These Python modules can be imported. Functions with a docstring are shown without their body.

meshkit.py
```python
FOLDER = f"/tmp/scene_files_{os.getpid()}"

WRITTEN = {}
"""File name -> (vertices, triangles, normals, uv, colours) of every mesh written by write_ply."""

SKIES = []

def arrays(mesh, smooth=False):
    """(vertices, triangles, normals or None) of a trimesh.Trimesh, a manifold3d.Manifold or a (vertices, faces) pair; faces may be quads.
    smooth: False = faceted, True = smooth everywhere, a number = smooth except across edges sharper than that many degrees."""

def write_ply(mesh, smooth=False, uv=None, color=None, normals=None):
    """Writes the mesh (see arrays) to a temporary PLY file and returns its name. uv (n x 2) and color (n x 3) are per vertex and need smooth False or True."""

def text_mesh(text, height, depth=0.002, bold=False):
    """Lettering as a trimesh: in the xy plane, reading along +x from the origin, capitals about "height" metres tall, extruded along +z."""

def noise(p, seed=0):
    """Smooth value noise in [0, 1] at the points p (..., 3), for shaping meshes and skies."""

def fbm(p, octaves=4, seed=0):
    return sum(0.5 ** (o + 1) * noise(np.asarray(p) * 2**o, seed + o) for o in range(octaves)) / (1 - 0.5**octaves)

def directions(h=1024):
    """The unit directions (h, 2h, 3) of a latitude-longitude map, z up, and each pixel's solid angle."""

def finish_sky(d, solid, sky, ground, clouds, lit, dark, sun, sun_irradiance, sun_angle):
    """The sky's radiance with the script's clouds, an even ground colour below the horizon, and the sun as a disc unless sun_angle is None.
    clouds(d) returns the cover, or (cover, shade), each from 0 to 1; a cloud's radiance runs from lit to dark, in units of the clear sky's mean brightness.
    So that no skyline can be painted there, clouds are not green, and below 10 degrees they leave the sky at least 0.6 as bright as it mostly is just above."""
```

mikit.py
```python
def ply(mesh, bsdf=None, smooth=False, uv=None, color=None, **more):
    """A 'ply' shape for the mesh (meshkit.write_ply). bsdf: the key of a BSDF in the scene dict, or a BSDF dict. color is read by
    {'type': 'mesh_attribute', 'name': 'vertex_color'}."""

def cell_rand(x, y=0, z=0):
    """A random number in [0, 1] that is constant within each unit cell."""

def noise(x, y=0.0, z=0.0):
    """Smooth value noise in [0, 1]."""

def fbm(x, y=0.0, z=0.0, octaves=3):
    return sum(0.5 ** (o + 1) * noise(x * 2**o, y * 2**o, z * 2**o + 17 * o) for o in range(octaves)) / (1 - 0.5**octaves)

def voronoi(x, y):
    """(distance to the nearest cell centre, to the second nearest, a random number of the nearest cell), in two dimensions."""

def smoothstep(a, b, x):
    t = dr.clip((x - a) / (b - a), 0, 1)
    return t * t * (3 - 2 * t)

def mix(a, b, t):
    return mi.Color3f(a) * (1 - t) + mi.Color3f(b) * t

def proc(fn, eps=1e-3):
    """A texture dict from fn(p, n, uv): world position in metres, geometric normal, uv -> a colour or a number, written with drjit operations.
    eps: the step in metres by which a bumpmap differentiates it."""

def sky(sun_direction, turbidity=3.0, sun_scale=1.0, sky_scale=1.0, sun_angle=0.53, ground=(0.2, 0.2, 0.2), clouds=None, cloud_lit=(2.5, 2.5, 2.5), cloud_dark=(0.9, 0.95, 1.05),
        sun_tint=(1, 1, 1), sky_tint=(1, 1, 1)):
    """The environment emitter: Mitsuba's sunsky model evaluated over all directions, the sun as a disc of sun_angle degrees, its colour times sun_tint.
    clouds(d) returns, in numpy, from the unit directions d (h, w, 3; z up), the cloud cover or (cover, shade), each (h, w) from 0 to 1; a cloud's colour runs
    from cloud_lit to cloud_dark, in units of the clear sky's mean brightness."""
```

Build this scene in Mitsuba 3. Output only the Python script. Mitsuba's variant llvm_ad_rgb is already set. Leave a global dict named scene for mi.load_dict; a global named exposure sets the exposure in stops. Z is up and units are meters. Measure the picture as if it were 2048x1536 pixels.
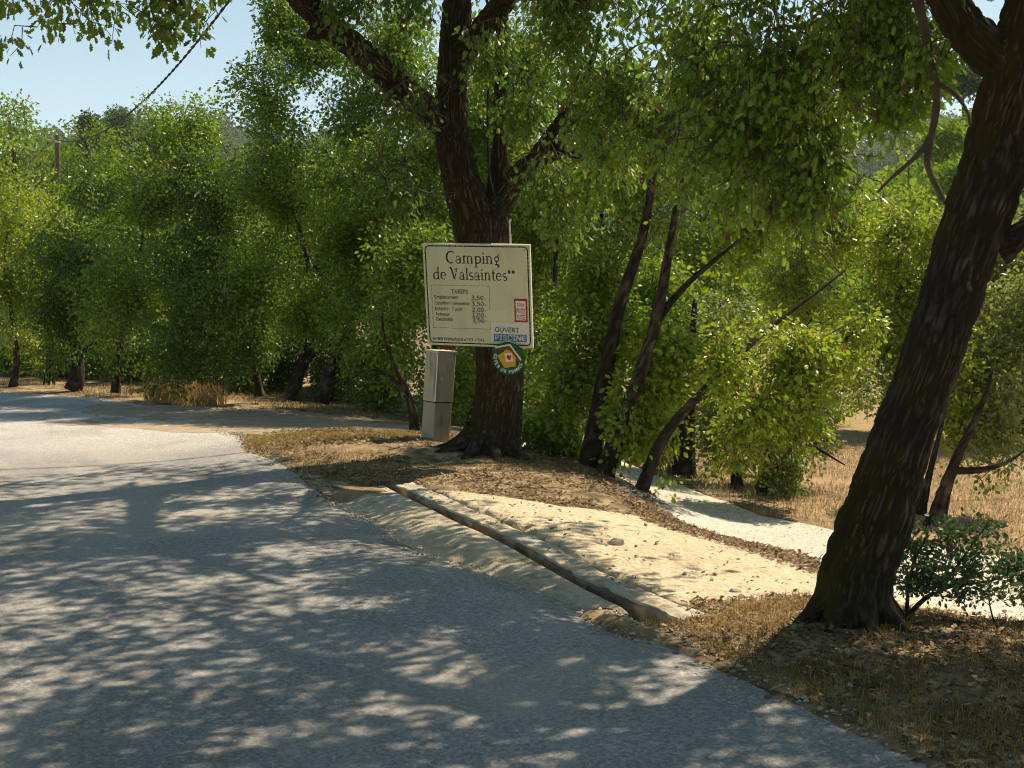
import math, random, numpy as np, trimesh, shapely, mitsuba as mi, drjit as dr, mikit, meshkit
from shapely.geometry import Polygon, LineString, Point, box as sbox
from shapely.ops import unary_union
from shapely import affinity
from scipy.spatial import cKDTree
from scipy.interpolate import RBFInterpolator, CubicSpline

T = mi.ScalarTransform4f
scene, labels = {}, {}
# ---------------------------------------------------------------- camera, sky, exposure
F, CX, CY, EYE = 2472.0, 1024.0, 768.0, 1.6            # focal length in pixels of a 2048-wide frame
PITCH = math.atan(174.0 / F)
cp, sp = math.cos(PITCH), math.sin(PITCH)
scene['camera'] = {'type': 'perspective', 'fov': math.degrees(2 * math.atan(1024 / F)), 'fov_axis': 'x', 'near_clip': 0.05, 'far_clip': 5000.0,
                   'to_world': T().look_at(origin=[0, 0, EYE], target=[0, cp, EYE - sp], up=[0, 0, 1])}
AZ, EL = math.radians(38), math.radians(51)
SUN = np.array([math.cos(AZ) * math.cos(EL), math.sin(AZ) * math.cos(EL), math.sin(EL)])
scene['sky'] = mikit.sky(SUN.tolist(), turbidity=3.0, sun_tint=(1.0, 0.985, 0.94), sky_scale=0.78, sky_tint=(1.0, 1.0, 0.88), ground=(0.2, 0.18, 0.13),
                         clouds=lambda d: 0.75 * np.exp(-np.maximum(d[..., 2], 0) / 0.18), cloud_lit=(3.0, 3.75, 3.85))   # summer haze, thickest at the horizon
exposure = 2.4

def P(u, v, Y):
    """Point at depth Y (metres along +y) seen at pixel (u, v) of the 2048 x 1536 photograph."""
    a, b = (u - CX) / F, (CY - v) / F
    s = Y / (cp + b * sp)
    return np.array([a * s, Y, EYE + s * (b * cp - sp)])
def G(u, v, z=0.0):
    """Ground point at height z seen at that pixel."""
    p = P(u, v, 1.0); s = (z - EYE) / (p[2] - EYE)
    return np.array([p[0] * s, s])
def sstep(a, b, x):
    t = np.clip((x - a) / (b - a), 0, 1); return t * t * (3 - 2 * t)

# ---------------------------------------------------------------- materials
def mat(name, d): scene[name] = d; return name
def two(d): return {'type': 'twosided', 'bsdf': d}
def pr(color, rough=0.8, spec=0.3, **k):
    c = color if isinstance(color, dict) else {'type': 'rgb', 'value': list(color)}
    return {'type': 'principled', 'base_color': c, 'roughness': rough, 'specular': spec, **k}
def bump(inner, fn, scale, eps=2e-3):
    return {'type': 'bumpmap', 'arbitrary': mikit.proc(fn, eps), 'scale': scale, 'bsdf': inner}
N, FB, ss, mx = mikit.noise, mikit.fbm, mikit.smoothstep, mikit.mix

def asphalt(p, n, uv):
    speck = N(p.x * 150, p.y * 150, 3.0); speck2 = N(p.x * 70, p.y * 70, 9.0)
    big = FB(p.x * 0.35, p.y * 0.35, 1.0, 3); mid = FB(p.x * 2.3 + 5, p.y * 2.3, 2.0, 3)
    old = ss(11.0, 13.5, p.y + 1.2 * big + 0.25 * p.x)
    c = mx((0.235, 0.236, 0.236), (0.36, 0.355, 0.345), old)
    c = c * (0.74 + 0.26 * big + 0.26 * mid)
    c = c * (0.72 + 0.56 * ss(0.15, 0.9, speck * 0.55 + speck2 * 0.45))
    lane = p.x + 0.018 * (p.y - 4) * (p.y - 4) + 0.3 * big
    track = dr.exp(-dr.square((lane + 1.1) / 0.35)) + dr.exp(-dr.square((lane - 0.35) / 0.3))
    c = c * (1.0 + 0.10 * track)
    stain = ss(0.58, 0.70, FB(p.x * 1.6 + 20, p.y * 0.9, 7.0, 3)); c = c * (1 - 0.16 * stain)
    dust = ss(0.50, 0.72, FB(p.x * 0.8 + 2, p.y * 0.8, 3.0, 3)) * 0.35
    c = mx(c, (0.36, 0.335, 0.29), dust)
    seam = 1 - ss(0.012, 0.03, dr.abs(p.y - 10.6 - 0.12 * p.x - 0.25 * FB(p.x * 0.5, p.y * 0.5, 21.0, 3))); c = c * (1 - 0.0 * seam)
    grit = ss(0.80, 0.9, N(p.x * 60 + 7, p.y * 60, 5.0))
    c = mx(c, (0.46, 0.45, 0.42), grit * 0.55)
    crack = 1 - ss(0.0, 0.012, dr.abs(FB(p.x * 0.6 + 3, p.y * 0.6, 4.0, 4) - 0.5))
    return c * (1 - 0.25 * crack * ss(0.55, 0.7, FB(p.x * 0.5, p.y * 0.5, 11.0, 2)))
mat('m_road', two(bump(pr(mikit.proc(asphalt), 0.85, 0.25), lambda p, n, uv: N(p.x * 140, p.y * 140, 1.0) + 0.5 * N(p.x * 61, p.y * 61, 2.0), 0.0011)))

def soil(p, n, uv):
    a = FB(p.x * 1.1, p.y * 1.1, 0.5, 4); b = FB(p.x * 9, p.y * 9, 2.0, 3); c = N(p.x * 60, p.y * 60, 3.0)
    col = mx((0.105, 0.080, 0.050), (0.30, 0.24, 0.155), ss(0.3, 0.75, a * 0.5 + b * 0.5))
    straw = ss(0.45, 0.62, FB(p.x * 1.7 + 9, p.y * 1.7, 3.0, 3)) * 0.55 * ss(19.5, 17.5, p.y)
    right = ss(2.2, 3.4, p.x) * ss(8.5, 10.5, p.y)
    col = mx(col, (0.31, 0.225, 0.13), dr.maximum(straw * 0.75, right * 0.95))
    far = ss(60.0, 110.0, dr.sqrt(p.x * p.x + p.y * p.y))
    col = mx(col, (0.055, 0.075, 0.03), far)
    return col * (0.7 + 0.35 * b + 0.3 * c)
mat('m_soil', two(bump(pr(mikit.proc(soil), 0.95, 0.1), lambda p, n, uv: FB(p.x * 34, p.y * 34, 1.0, 3), 0.010)))

def gravel(p, n, uv):
    d1, d2, r = mikit.voronoi(p.x * 38, p.y * 38)
    a = FB(p.x * 1.3, p.y * 1.3, 0.2, 3); b = FB(p.x * 7, p.y * 7, 4.0, 3); c = N(p.x * 70, p.y * 70, 2.0)
    white = dr.maximum(ss(-0.15, 0.25, (p.x - 1.25) * 0.93 + (p.y - 9.6) * 0.36 + 0.35 * (a - 0.5)), ss(11.5, 12.5, p.y))
    sand = mx((0.40, 0.325, 0.215), (0.60, 0.53, 0.40), a * 0.6 + b * 0.4)
    stone = mx((0.47, 0.44, 0.385), (0.72, 0.685, 0.61), r) * (0.78 + 0.3 * a)
    stone = stone * (0.6 + 0.4 * ss(0.02, 0.25, d2 - d1))
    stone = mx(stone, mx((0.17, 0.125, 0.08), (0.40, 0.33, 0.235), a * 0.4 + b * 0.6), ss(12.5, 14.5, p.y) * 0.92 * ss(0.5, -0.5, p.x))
    col = mx(sand * (0.8 + 0.3 * c), stone, white)
    grit = ss(0.78, 0.88, N(p.x * 24, p.y * 24, 8.0)) * (1 - white)
    col = mx(col, (0.30, 0.25, 0.18), grit * 0.5)
    return col
mat('m_gravel', two(bump(pr(mikit.proc(gravel), 0.95, 0.1), lambda p, n, uv: N(p.x * 45, p.y * 45, 1.0) + 0.7 * FB(p.x * 12, p.y * 12, 1.0, 2), 0.008)))

def concrete(p, n, uv):
    a = FB(p.x * 2.0, p.y * 2.0, p.z * 2.0, 4); b = FB(p.x * 14, p.y * 14, p.z * 14, 3); c = N(p.x * 80, p.y * 80, p.z * 80)
    col = mx((0.30, 0.275, 0.22), (0.56, 0.53, 0.45), a * 0.5 + b * 0.5) * (0.72 + 0.45 * c)
    col = mx(col, (0.40, 0.34, 0.24), ss(0.42, 0.62, FB(p.x * 1.4 + 3, p.y * 1.4, 5.0, 3)) * 0.6)
    return mx(col, (0.16, 0.13, 0.085), ss(0.56, 0.74, b) * 0.6)
mat('m_concrete', two(bump(pr(mikit.proc(concrete), 0.95, 0.1), lambda p, n, uv: FB(p.x * 40, p.y * 40, p.z * 40, 3), 0.008)))
def wallside(p, n, uv):
    b = FB(p.x * 14, p.y * 14, p.z * 14, 3)
    return mx(mx((0.09, 0.075, 0.055), (0.24, 0.21, 0.165), b), (0.33, 0.31, 0.26), ss(0.5, 0.68, FB(p.x * 5, p.y * 5, p.z * 9, 3)) * 0.7)
mat('m_channel', two(bump(pr(mikit.proc(wallside), 0.95, 0.1), lambda p, n, uv: FB(p.x * 30, p.y * 30, p.z * 30, 3), 0.01)))

def bark_fn(mossy):
    def f(p, n, uv):
        b = FB(p.x * 26, p.y * 26, p.z * 6, 3); c = FB(p.x * 3.0, p.y * 3.0, p.z * 2.0, 3); h = uv.x      # uv.x: height of the bark ridge, 0 in a furrow
        col = mx((0.024, 0.019, 0.014), (0.108, 0.090, 0.073), ss(0.05, 0.85, h) * (0.35 + 0.8 * b) * (0.45 + 0.9 * ss(0.3, 0.7, c)))
        lich = ss(0.62, 0.76, FB(p.x * 7, p.y * 7, p.z * 7 + 5, 3)) * ss(0.35, 0.7, h)
        col = mx(col, (0.19, 0.18, 0.155), lich * 0.45)
        if mossy:
            m = ss(0.44, 0.56, c + 0.16 * ss(-0.1, 0.9, -n.x) - 0.06) * ss(-0.35, 0.45, -n.x + 0.5 * n.z)
            col = mx(col, mx((0.016, 0.013, 0.004), (0.050, 0.042, 0.010), b), m * 0.92)
        return col
    return f
for nm, ms in (('m_bark', False), ('m_bark_moss', True)):
    mat(nm, two(bump(pr(mikit.proc(bark_fn(ms)), 0.95, 0.08), lambda p, n, uv: FB(p.x * 60, p.y * 60, p.z * 22, 3), 0.006)))
mat('m_twig', two(pr(mikit.proc(lambda p, n, uv: mx((0.055, 0.044, 0.034), (0.16, 0.14, 0.11), FB(p.x * 8, p.y * 8, p.z * 8, 2))), 0.9, 0.1)))
VC = {'type': 'mesh_attribute', 'name': 'vertex_color'}
mat('m_leaf', {'type': 'blendbsdf', 'weight': 0.5, 'thin': {'type': 'principledthin', 'base_color': VC, 'roughness': 0.5, 'diff_trans': 1.9, 'spec_trans': 0.0},     # light through the blade
               'waxy': two({'type': 'principled', 'base_color': VC, 'roughness': 0.42, 'specular': 1.0})})                                                     # and the waxy gloss of its faces
mat('m_leaf_far', {'type': 'principledthin', 'base_color': VC, 'roughness': 0.6, 'diff_trans': 1.0, 'spec_trans': 0.0})
mat('m_litter', two(pr(VC, 0.7, 0.25)))
mat('m_straw', {'type': 'principledthin', 'base_color': VC, 'roughness': 0.6, 'eta': 1.3, 'diff_trans': 0.6, 'spec_trans': 0.0})
def weath(c0, c1, s=6.0, dirt=0.0):
    def f(p, n, uv):
        a = FB(p.x * s, p.y * s, p.z * s, 4)
        col = mx(c0, c1, a)
        if dirt: col = mx(col, (0.10, 0.085, 0.06), ss(0.52, 0.75, FB(p.x * 18, p.y * 18, p.z * 3.0, 4)) * dirt)
        return col
    return mikit.proc(f)
mat('m_sign', two(pr(weath((0.62, 0.62, 0.45), (0.69, 0.69, 0.51), 5.0, 0.10), 0.45, 0.4)))
mat('m_signedge', two(pr((0.72, 0.68, 0.56), 0.4, 0.5)))
mat('m_green', two(pr((0.012, 0.05, 0.022), 0.5, 0.3)))
mat('m_title', two(pr((0.028, 0.042, 0.030), 0.5, 0.3)))
mat('m_lime', two(pr((0.20, 0.30, 0.09), 0.5, 0.3)))
mat('m_price', two(pr((0.035, 0.028, 0.024), 0.5, 0.3)))
mat('m_white', two(pr((0.74, 0.74, 0.70), 0.5, 0.3)))
mat('m_tape', two(pr((0.72, 0.71, 0.52), 0.4, 0.4)))
mat('m_blue', two(pr((0.035, 0.13, 0.36), 0.5, 0.3)))
mat('m_red', two(pr((0.42, 0.03, 0.025), 0.5, 0.3)))
mat('m_darkgreen', two(pr((0.010, 0.085, 0.032), 0.4, 0.4)))
mat('m_yellow', two(pr((0.62, 0.38, 0.02), 0.5, 0.3)))
mat('m_roofbrown', two(pr((0.20, 0.055, 0.02), 0.5, 0.3)))
mat('m_postwood', two(pr(weath((0.10, 0.035, 0.022), (0.17, 0.06, 0.035), 12.0), 0.8, 0.2)))
mat('m_cab', two(bump(pr(weath((0.38, 0.36, 0.275), (0.50, 0.475, 0.37), 4.0, 0.55), 0.7, 0.25), lambda p, n, uv: FB(p.x * 50, p.y * 50, p.z * 50, 3), 0.002)))
mat('m_cablid', two(pr((0.50, 0.48, 0.38), 0.5, 0.4)))
mat('m_ped', two(bump(pr(weath((0.26, 0.25, 0.195), (0.46, 0.44, 0.36), 5.0, 0.85), 0.9, 0.15), lambda p, n, uv: FB(p.x * 50, p.y * 50, p.z * 50, 3), 0.004)))
mat('m_metal', two(pr((0.55, 0.55, 0.53), 0.4, 0.5, metallic=0.6)))
mat('m_cable', two(pr((0.02, 0.02, 0.021), 0.6, 0.3)))
mat('m_pvc', two(pr((0.62, 0.62, 0.60), 0.45, 0.4)))
mat('m_pole', two(pr(weath((0.085, 0.066, 0.055), (0.15, 0.12, 0.105), 3.0), 0.9, 0.1)))
mat('m_stone', two(bump(pr(weath((0.30, 0.27, 0.21), (0.48, 0.44, 0.36), 20.0, 0.3), 0.95, 0.1), lambda p, n, uv: FB(p.x * 60, p.y * 60, p.z * 60, 3), 0.004)))
mat('m_hill', two(pr(mikit.proc(lambda p, n, uv: mx((0.02, 0.036, 0.018), (0.055, 0.078, 0.035), FB(p.x * 0.11, p.y * 0.11, p.z * 0.11, 3))), 0.95, 0.05)))

# ---------------------------------------------------------------- helpers for entries and labels
def put(key, mesh, m, smooth=False, **k):
    base, i = key, 0
    while key in scene:
        i += 1; key = f'{base}_{i:03d}'
    scene[key] = mikit.ply(mesh, m, smooth, **k)
    return key
def tag(key, label=None, cat=None, group=None, kind=None):
    d = labels.setdefault(key, {})
    for k, v in (('label', label), ('category', cat), ('group', group), ('kind', kind)):
        if v: d[k] = v
def cat(ms): return trimesh.util.concatenate(ms)

# ---------------------------------------------------------------- ground shape
ctrl = [(x, y, 0) for x, y in ((-1, 2), (-3, 3), (-4, 5), (-2, 5), (-1, 5), (0, 4.5), (-1.5, 7), (-3, 8), (-5, 8), (-2, 9), (-3, 10.5), (-5, 11), (-3.5, 12.5), (-5, 14), (-7, 16), (-9, 18), (-12, 15), (-8, 12), (-14, 18),
        (-20, 14), (-6, 18), (-4, 15.5), (-10, 20.6), (0, 3), (1.0, 3), (-.7, 8.5), (-1.2, 9.6), (-.1, 7.2), (.5, 6.1))]
ctrl += [(.35, 7.7, .04), (.9, 7.3, -.01), (1.3, 7.0, -.04), (2.2, 7.4, -.16), (.7, 9.0, 0), (2.8, 7.0, -.2), (3.8, 6.6, -.24), (5.2, 6.2, -.3), (.1, 8.5, .05), (1.6, 8.3, -.08), (1.0, 10.1, -.05), (.4, 10.3, .03),
         (3.2, 9.0, -.40), (2.6, 10.2, -.47), (2.0, 11.2, -.48), (1.6, 13.3, -.47), (.5, 16.2, -.35), (-1.2, 16.2, -.12), (-2.6, 15.6, -.02), (2.0, 9.2, -.33), (1.65, 10.2, -.42), (1.45, 12.0, -.44),
         (-.2, 11.2, .06), (-.2, 12.2, .10), (.8, 12.3, -.06), (1.05, 11.5, -.12), (-1.2, 12.7, .14), (-2.0, 12.4, .16), (-1.7, 11.4, .08), (-2.6, 12.9, .08), (-1.0, 10.9, .03), (-.5, 14, -.02), (.4, 14, -.2), (-1.6, 14.2, .05),
         (1.75, 5.9, .06), (2.3, 5.2, .02), (1.3, 5.2, .02), (3.2, 5.0, -.05), (2.9, 5.9, -.06), (1.1, 5.9, .01), (2, 4.2, .03), (3.5, 3.5, 0), (1.9, 6.4, -.02),
         (5, 12, -.66), (5, 16, -.70), (3, 16, -.64), (8, 10, -.66), (8, 20, -.72), (3, 13, -.58), (4.2, 10.4, -.56), (6, 8.4, -.5), (12, 14, -.7), (6, 26, -.8), (14, 24, -.8), (20, 10, -.6),
         (-8, 24, .05), (-4, 22, -.05), (-2, 19, -.2), (0, 20, -.45), (-14, 24, .1), (-20, 28, .1), (-5, 28, -.2), (-30, 20, 0), (-25, 5, 0), (-10, 4, 0), (10, 3, -.2), (0, -6, 0), (10, -6, 0), (-10, -6, 0), (20, 40, -.8), (-20, 45, 0), (0, 45, -.6)]
ctrl = np.array(ctrl, float)
rbf = RBFInterpolator(ctrl[:, :2], ctrl[:, 2], kernel='linear', smoothing=0.02, neighbors=24)
# one table of the ground height, looked up everywhere
gx, gy = np.arange(-34, 24.01, .1), np.arange(-7, 48.01, .1)
_t = rbf(np.stack(np.meshgrid(gx, gy, indexing='ij'), -1).reshape(-1, 2)).reshape(len(gx), len(gy))
from scipy.ndimage import gaussian_filter
_t = gaussian_filter(_t, 2.0)
from scipy.interpolate import RegularGridInterpolator
_g = RegularGridInterpolator((gx, gy), _t, bounds_error=False, fill_value=None, method='linear')
def gz(x, y):
    x, y = np.broadcast_arrays(np.asarray(x, float), np.asarray(y, float))
    q = np.stack([np.clip(x, -33.9, 23.9), np.clip(y, -6.9, 47.9)], -1)
    return _g(q)

def wobble(poly, amp=.06, step=.08, f=1.6, seed=0):
    c = np.array(poly.exterior.segmentize(step).coords)
    n = meshkit.fbm(np.stack([c[:, 0] * f, c[:, 1] * f, c[:, 0] * 0 + seed], -1), 4) - .5
    m = meshkit.fbm(np.stack([c[:, 0] * f, c[:, 1] * f, c[:, 0] * 0 + seed + 40], -1), 4) - .5
    return Polygon(c + np.stack([n, m], -1) * amp * 4).buffer(0)
road_r = [(3.2, -6), (2.2, 2), *[tuple(G(*q)) for q in ((1830, 1536), (1660, 1460), (1500, 1378), (1250, 1256), (1130, 1195), (1000, 1150), (830, 1092), (740, 1035), (670, 1003), (560, 938), (492, 918), (484, 884), (425, 850), (330, 818), (200, 795), (0, 786))], (-14, 20.6), (-32, 19)]
road_l = [(-32, 13), (-14, 14.2), (-9.5, 12.8), (-7, 10.5), (-5.2, 7), (-4.6, 3), (-4.2, -6)]
road_poly = wobble(Polygon(road_r + road_l), .035, seed=3)
cl = np.array([(-4.8, 17.2), (-3.0, 16.0), (-1.2, 16.1), (.45, 15.9), (1.25, 13.3), (2.0, 11.05), (2.9, 9.4), (3.9, 8.0), (5.2, 6.7), (8, 5.2), (16, 3)])
hw = np.array([1.9, 1.75, 1.35, .8, .62, .95, 1.25, 1.35, 1.35, 1.5, 1.6])
drive = unary_union([LineString(cl[i:i + 2]).buffer(hw[i:i + 2].mean()) for i in range(len(cl) - 1)])
sandy = Polygon([(-.78, 10.0), (-.3, 9.95), (.35, 9.3), (1.05, 9.35), (1.6, 8.6), (2.2, 8.3), (3.4, 8.3), (5.2, 7), (5.5, 5.8), (3.2, 6.0), (2.3, 6.3), (1.6, 6.55), (.95, 6.35), (.55, 6.7)])
drive_poly = wobble(unary_union([drive, sandy]).buffer(.1).buffer(-.1), .07, seed=9)
A, B = np.array(G(772, 972)), np.array(G(1318, 1243))
ax = (B - A) / np.linalg.norm(B - A); rt = np.array([-ax[1], ax[0]])      # rt: to the right, away from the road
if rt[0] < 0: rt = -rt
gut_poly = Polygon([A - rt * .05, B - rt * .05, B + rt * .26, A + rt * .22])
road_edge = LineString([tuple(G(*q)) for q in ((660, 1004), (740, 1038), (830, 1094), (1000, 1152), (1130, 1197), (1262, 1258))])
apron_poly = Polygon([tuple(A), tuple(B), *list(road_edge.coords)[::-1]]).buffer(0)
def sdist(poly, x, y):
    shapely.prepare(poly)
    d = shapely.distance(shapely.points(x, y), poly.boundary)
    return np.where(shapely.contains_xy(poly, x, y), d, -d)
def relief(x, y):
    q = np.stack([x, y, 0 * x], -1)
    return .08 * (meshkit.fbm(q * .8, 3, 5) - .5) + .03 * (meshkit.fbm(q * 4, 3, 8) - .5)
def slot(x, y):
    d = np.stack([x, y], -1) - A
    return d @ rt, d @ ax

def axis_grid(lo, hi, a, b, fine, far):
    mid = np.arange(a, b + 1e-6, fine); out, s = [b], fine
    while out[-1] < hi: s *= 1.22; out.append(out[-1] + s)
    inn, s = [a], fine
    while inn[-1] > lo: s *= 1.22; inn.append(inn[-1] - s)
    return np.concatenate([inn[:0:-1], mid, out[1:]])
X, Yg = axis_grid(-900, 900, -5.5, 6, .055, 1), axis_grid(-300, 1500, 3.6, 17, .055, 1)
xx, yy = [a.ravel() for a in np.meshgrid(X, Yg, indexing='ij')]
zz = gz(xx, yy); rz = relief(xx, yy)
near = (np.abs(xx) < 40) & (yy < 50) & (yy > -12)
sr, sd, sa, sg = (np.full(len(xx), -9.0) for _ in range(4))
for arr, poly in ((sr, road_poly), (sd, drive_poly), (sa, apron_poly.buffer(.13).intersection(Polygon([A + ax * .30 - rt * 3, A + ax * .30 + rt * .2, B - ax * .30 + rt * .2, B - ax * .30 - rt * 3]))), (sg, gut_poly)):
    arr[near] = sdist(poly, xx[near], yy[near])
soft = sstep(.0, .6, -np.maximum.reduce([sr, sa, sg])) * (.35 + .65 * sstep(0, .5, -sd))
inside = np.maximum.reduce([sr, sd])
zt = zz + rz * soft + .012 * (1 - sstep(0, .35, -inside)) - .06 * sstep(.0, .12, inside) - .25 * sstep(.02, .10, np.maximum(sa, sg)) - .03 * sstep(-.1, 0.02, sg)
nx, ny = len(X), len(Yg)
ii, jj = np.meshgrid(np.arange(nx - 1), np.arange(ny - 1), indexing='ij')
quad = np.stack([ii * ny + jj, (ii + 1) * ny + jj, (ii + 1) * ny + jj + 1, ii * ny + jj + 1], -1).reshape(-1, 4)
ground_v = np.stack([xx, yy, zt], -1)
put('ground', (ground_v, quad), 'm_soil', True); tag('ground', 'brown dry soil with dead leaves under the roadside trees', kind='structure')
_gt = RegularGridInterpolator((X, Yg), zt.reshape(nx, ny), bounds_error=False, fill_value=0)
def gtop(x, y): return _gt(np.stack(np.broadcast_arrays(x, y), -1))

def sheet(poly, step, lift, dz=None, view=None):
    """A sheet over the ground with a clean bevelled edge: inner grid, the outline itself and a skirt sunk into the soil."""
    from scipy.spatial import Delaunay
    x0, y0, x1, y1 = (view or poly.bounds)
    px, py = [q.ravel() for q in np.meshgrid(np.arange(x0 - .1, x1 + .1, step), np.arange(y0 - .1, y1 + .1, step), indexing='ij')]
    poly = poly.intersection(sbox(x0, y0, x1, y1))
    s_ = sdist(poly, px, py); k = s_ > .055; px, py = px[k], py[k]
    px = px + .02 * np.sin(py * 91.7 + px * 37.1); py = py + .02 * np.sin(px * 83.3 + py * 53.9)
    rings = [(poly.buffer(-.03), 0.0), (poly, -.010), (poly.buffer(.05), -.075)]
    pts, ze = [np.column_stack([px, py])], [np.zeros(len(px))]
    for r, z in rings:
        for g in getattr(r, 'geoms', [r]):
            for ln in [g.exterior, *g.interiors]:
                c = np.array(ln.segmentize(.05).coords)[:-1]; pts.append(c); ze.append(np.full(len(c), z))
    pts, ze = np.vstack(pts), np.concatenate(ze)
    f = Delaunay(pts).simplices; c = pts[f].mean(1); big = poly.buffer(.051); shapely.prepare(big)
    f = f[shapely.contains_xy(big, c[:, 0], c[:, 1])]
    z = gz(pts[:, 0], pts[:, 1]) + lift + ze
    if dz is not None: z = z + dz(pts[:, 0], pts[:, 1], np.maximum(sdist(poly, pts[:, 0], pts[:, 1]), 0))
    v = np.column_stack([pts, z]); n = np.cross(v[f[:, 1]] - v[f[:, 0]], v[f[:, 2]] - v[f[:, 0]])[:, 2]
    f[n < 0] = f[n < 0][:, ::-1]
    return v, f
def road_dz(x, y, s):
    d = np.full(len(x), 9.0); m = (x > -3) & (x < 1.5) & (y > 5) & (y < 11)
    d[m] = shapely.distance(shapely.points(x[m], y[m]), road_edge)
    return -.035 * (1 - sstep(0, .35, d)) + .012 * (meshkit.fbm(np.stack([x * .7, y * .7, 0 * x], -1), 3) - .5)
rv, rq = sheet(road_poly, .10, .006, road_dz, (-32, -6, 3.3, 21))
put('road', (rv, rq), 'm_road', True); tag('road', 'sun-bleached grey asphalt road curving away to the left', kind='structure')
dv, dq = sheet(drive_poly, .06, .006, lambda x, y, s: relief(x, y) * .35 * sstep(0, .4, np.minimum(s, -sdist(gut_poly, x, y))) - .2 * sstep(.0, .06, sdist(gut_poly, x, y)), (-6.2, 2, 12, 18.5))
put('driveway', (dv, dq), 'm_gravel', True); tag('driveway', 'pale sandy and white gravel driveway running behind the trees', kind='structure')

# ---------------------------------------------------------------- drainage channel: apron, slot, kerb
L = float(np.linalg.norm(B - A)); ns = 170
def sweep(profile):
    """profile(t) -> list of (s, z) across at distance t along the channel."""
    rows = [np.array(profile(t)) for t in np.linspace(0, L, ns)]
    m = len(rows[0]); v = []
    for t, r in zip(np.linspace(0, L, ns), rows):
        xy = A + ax * t + rt * r[:, :1]
        v.append(np.column_stack([xy, gz(A[0] + ax[0] * t, A[1] + ax[1] * t) + r[:, 1]]))
    v = np.concatenate(v); i, j = np.meshgrid(np.arange(ns - 1), np.arange(m - 1), indexing='ij')
    return v, np.stack([i * m + j, (i + 1) * m + j, (i + 1) * m + j + 1, i * m + j + 1], -1).reshape(-1, 4)
def nz(t, k, f=3.0): return float(meshkit.fbm(np.array([t * f, k * 7.3, 1.0]), 3, 4) - .5)
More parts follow.
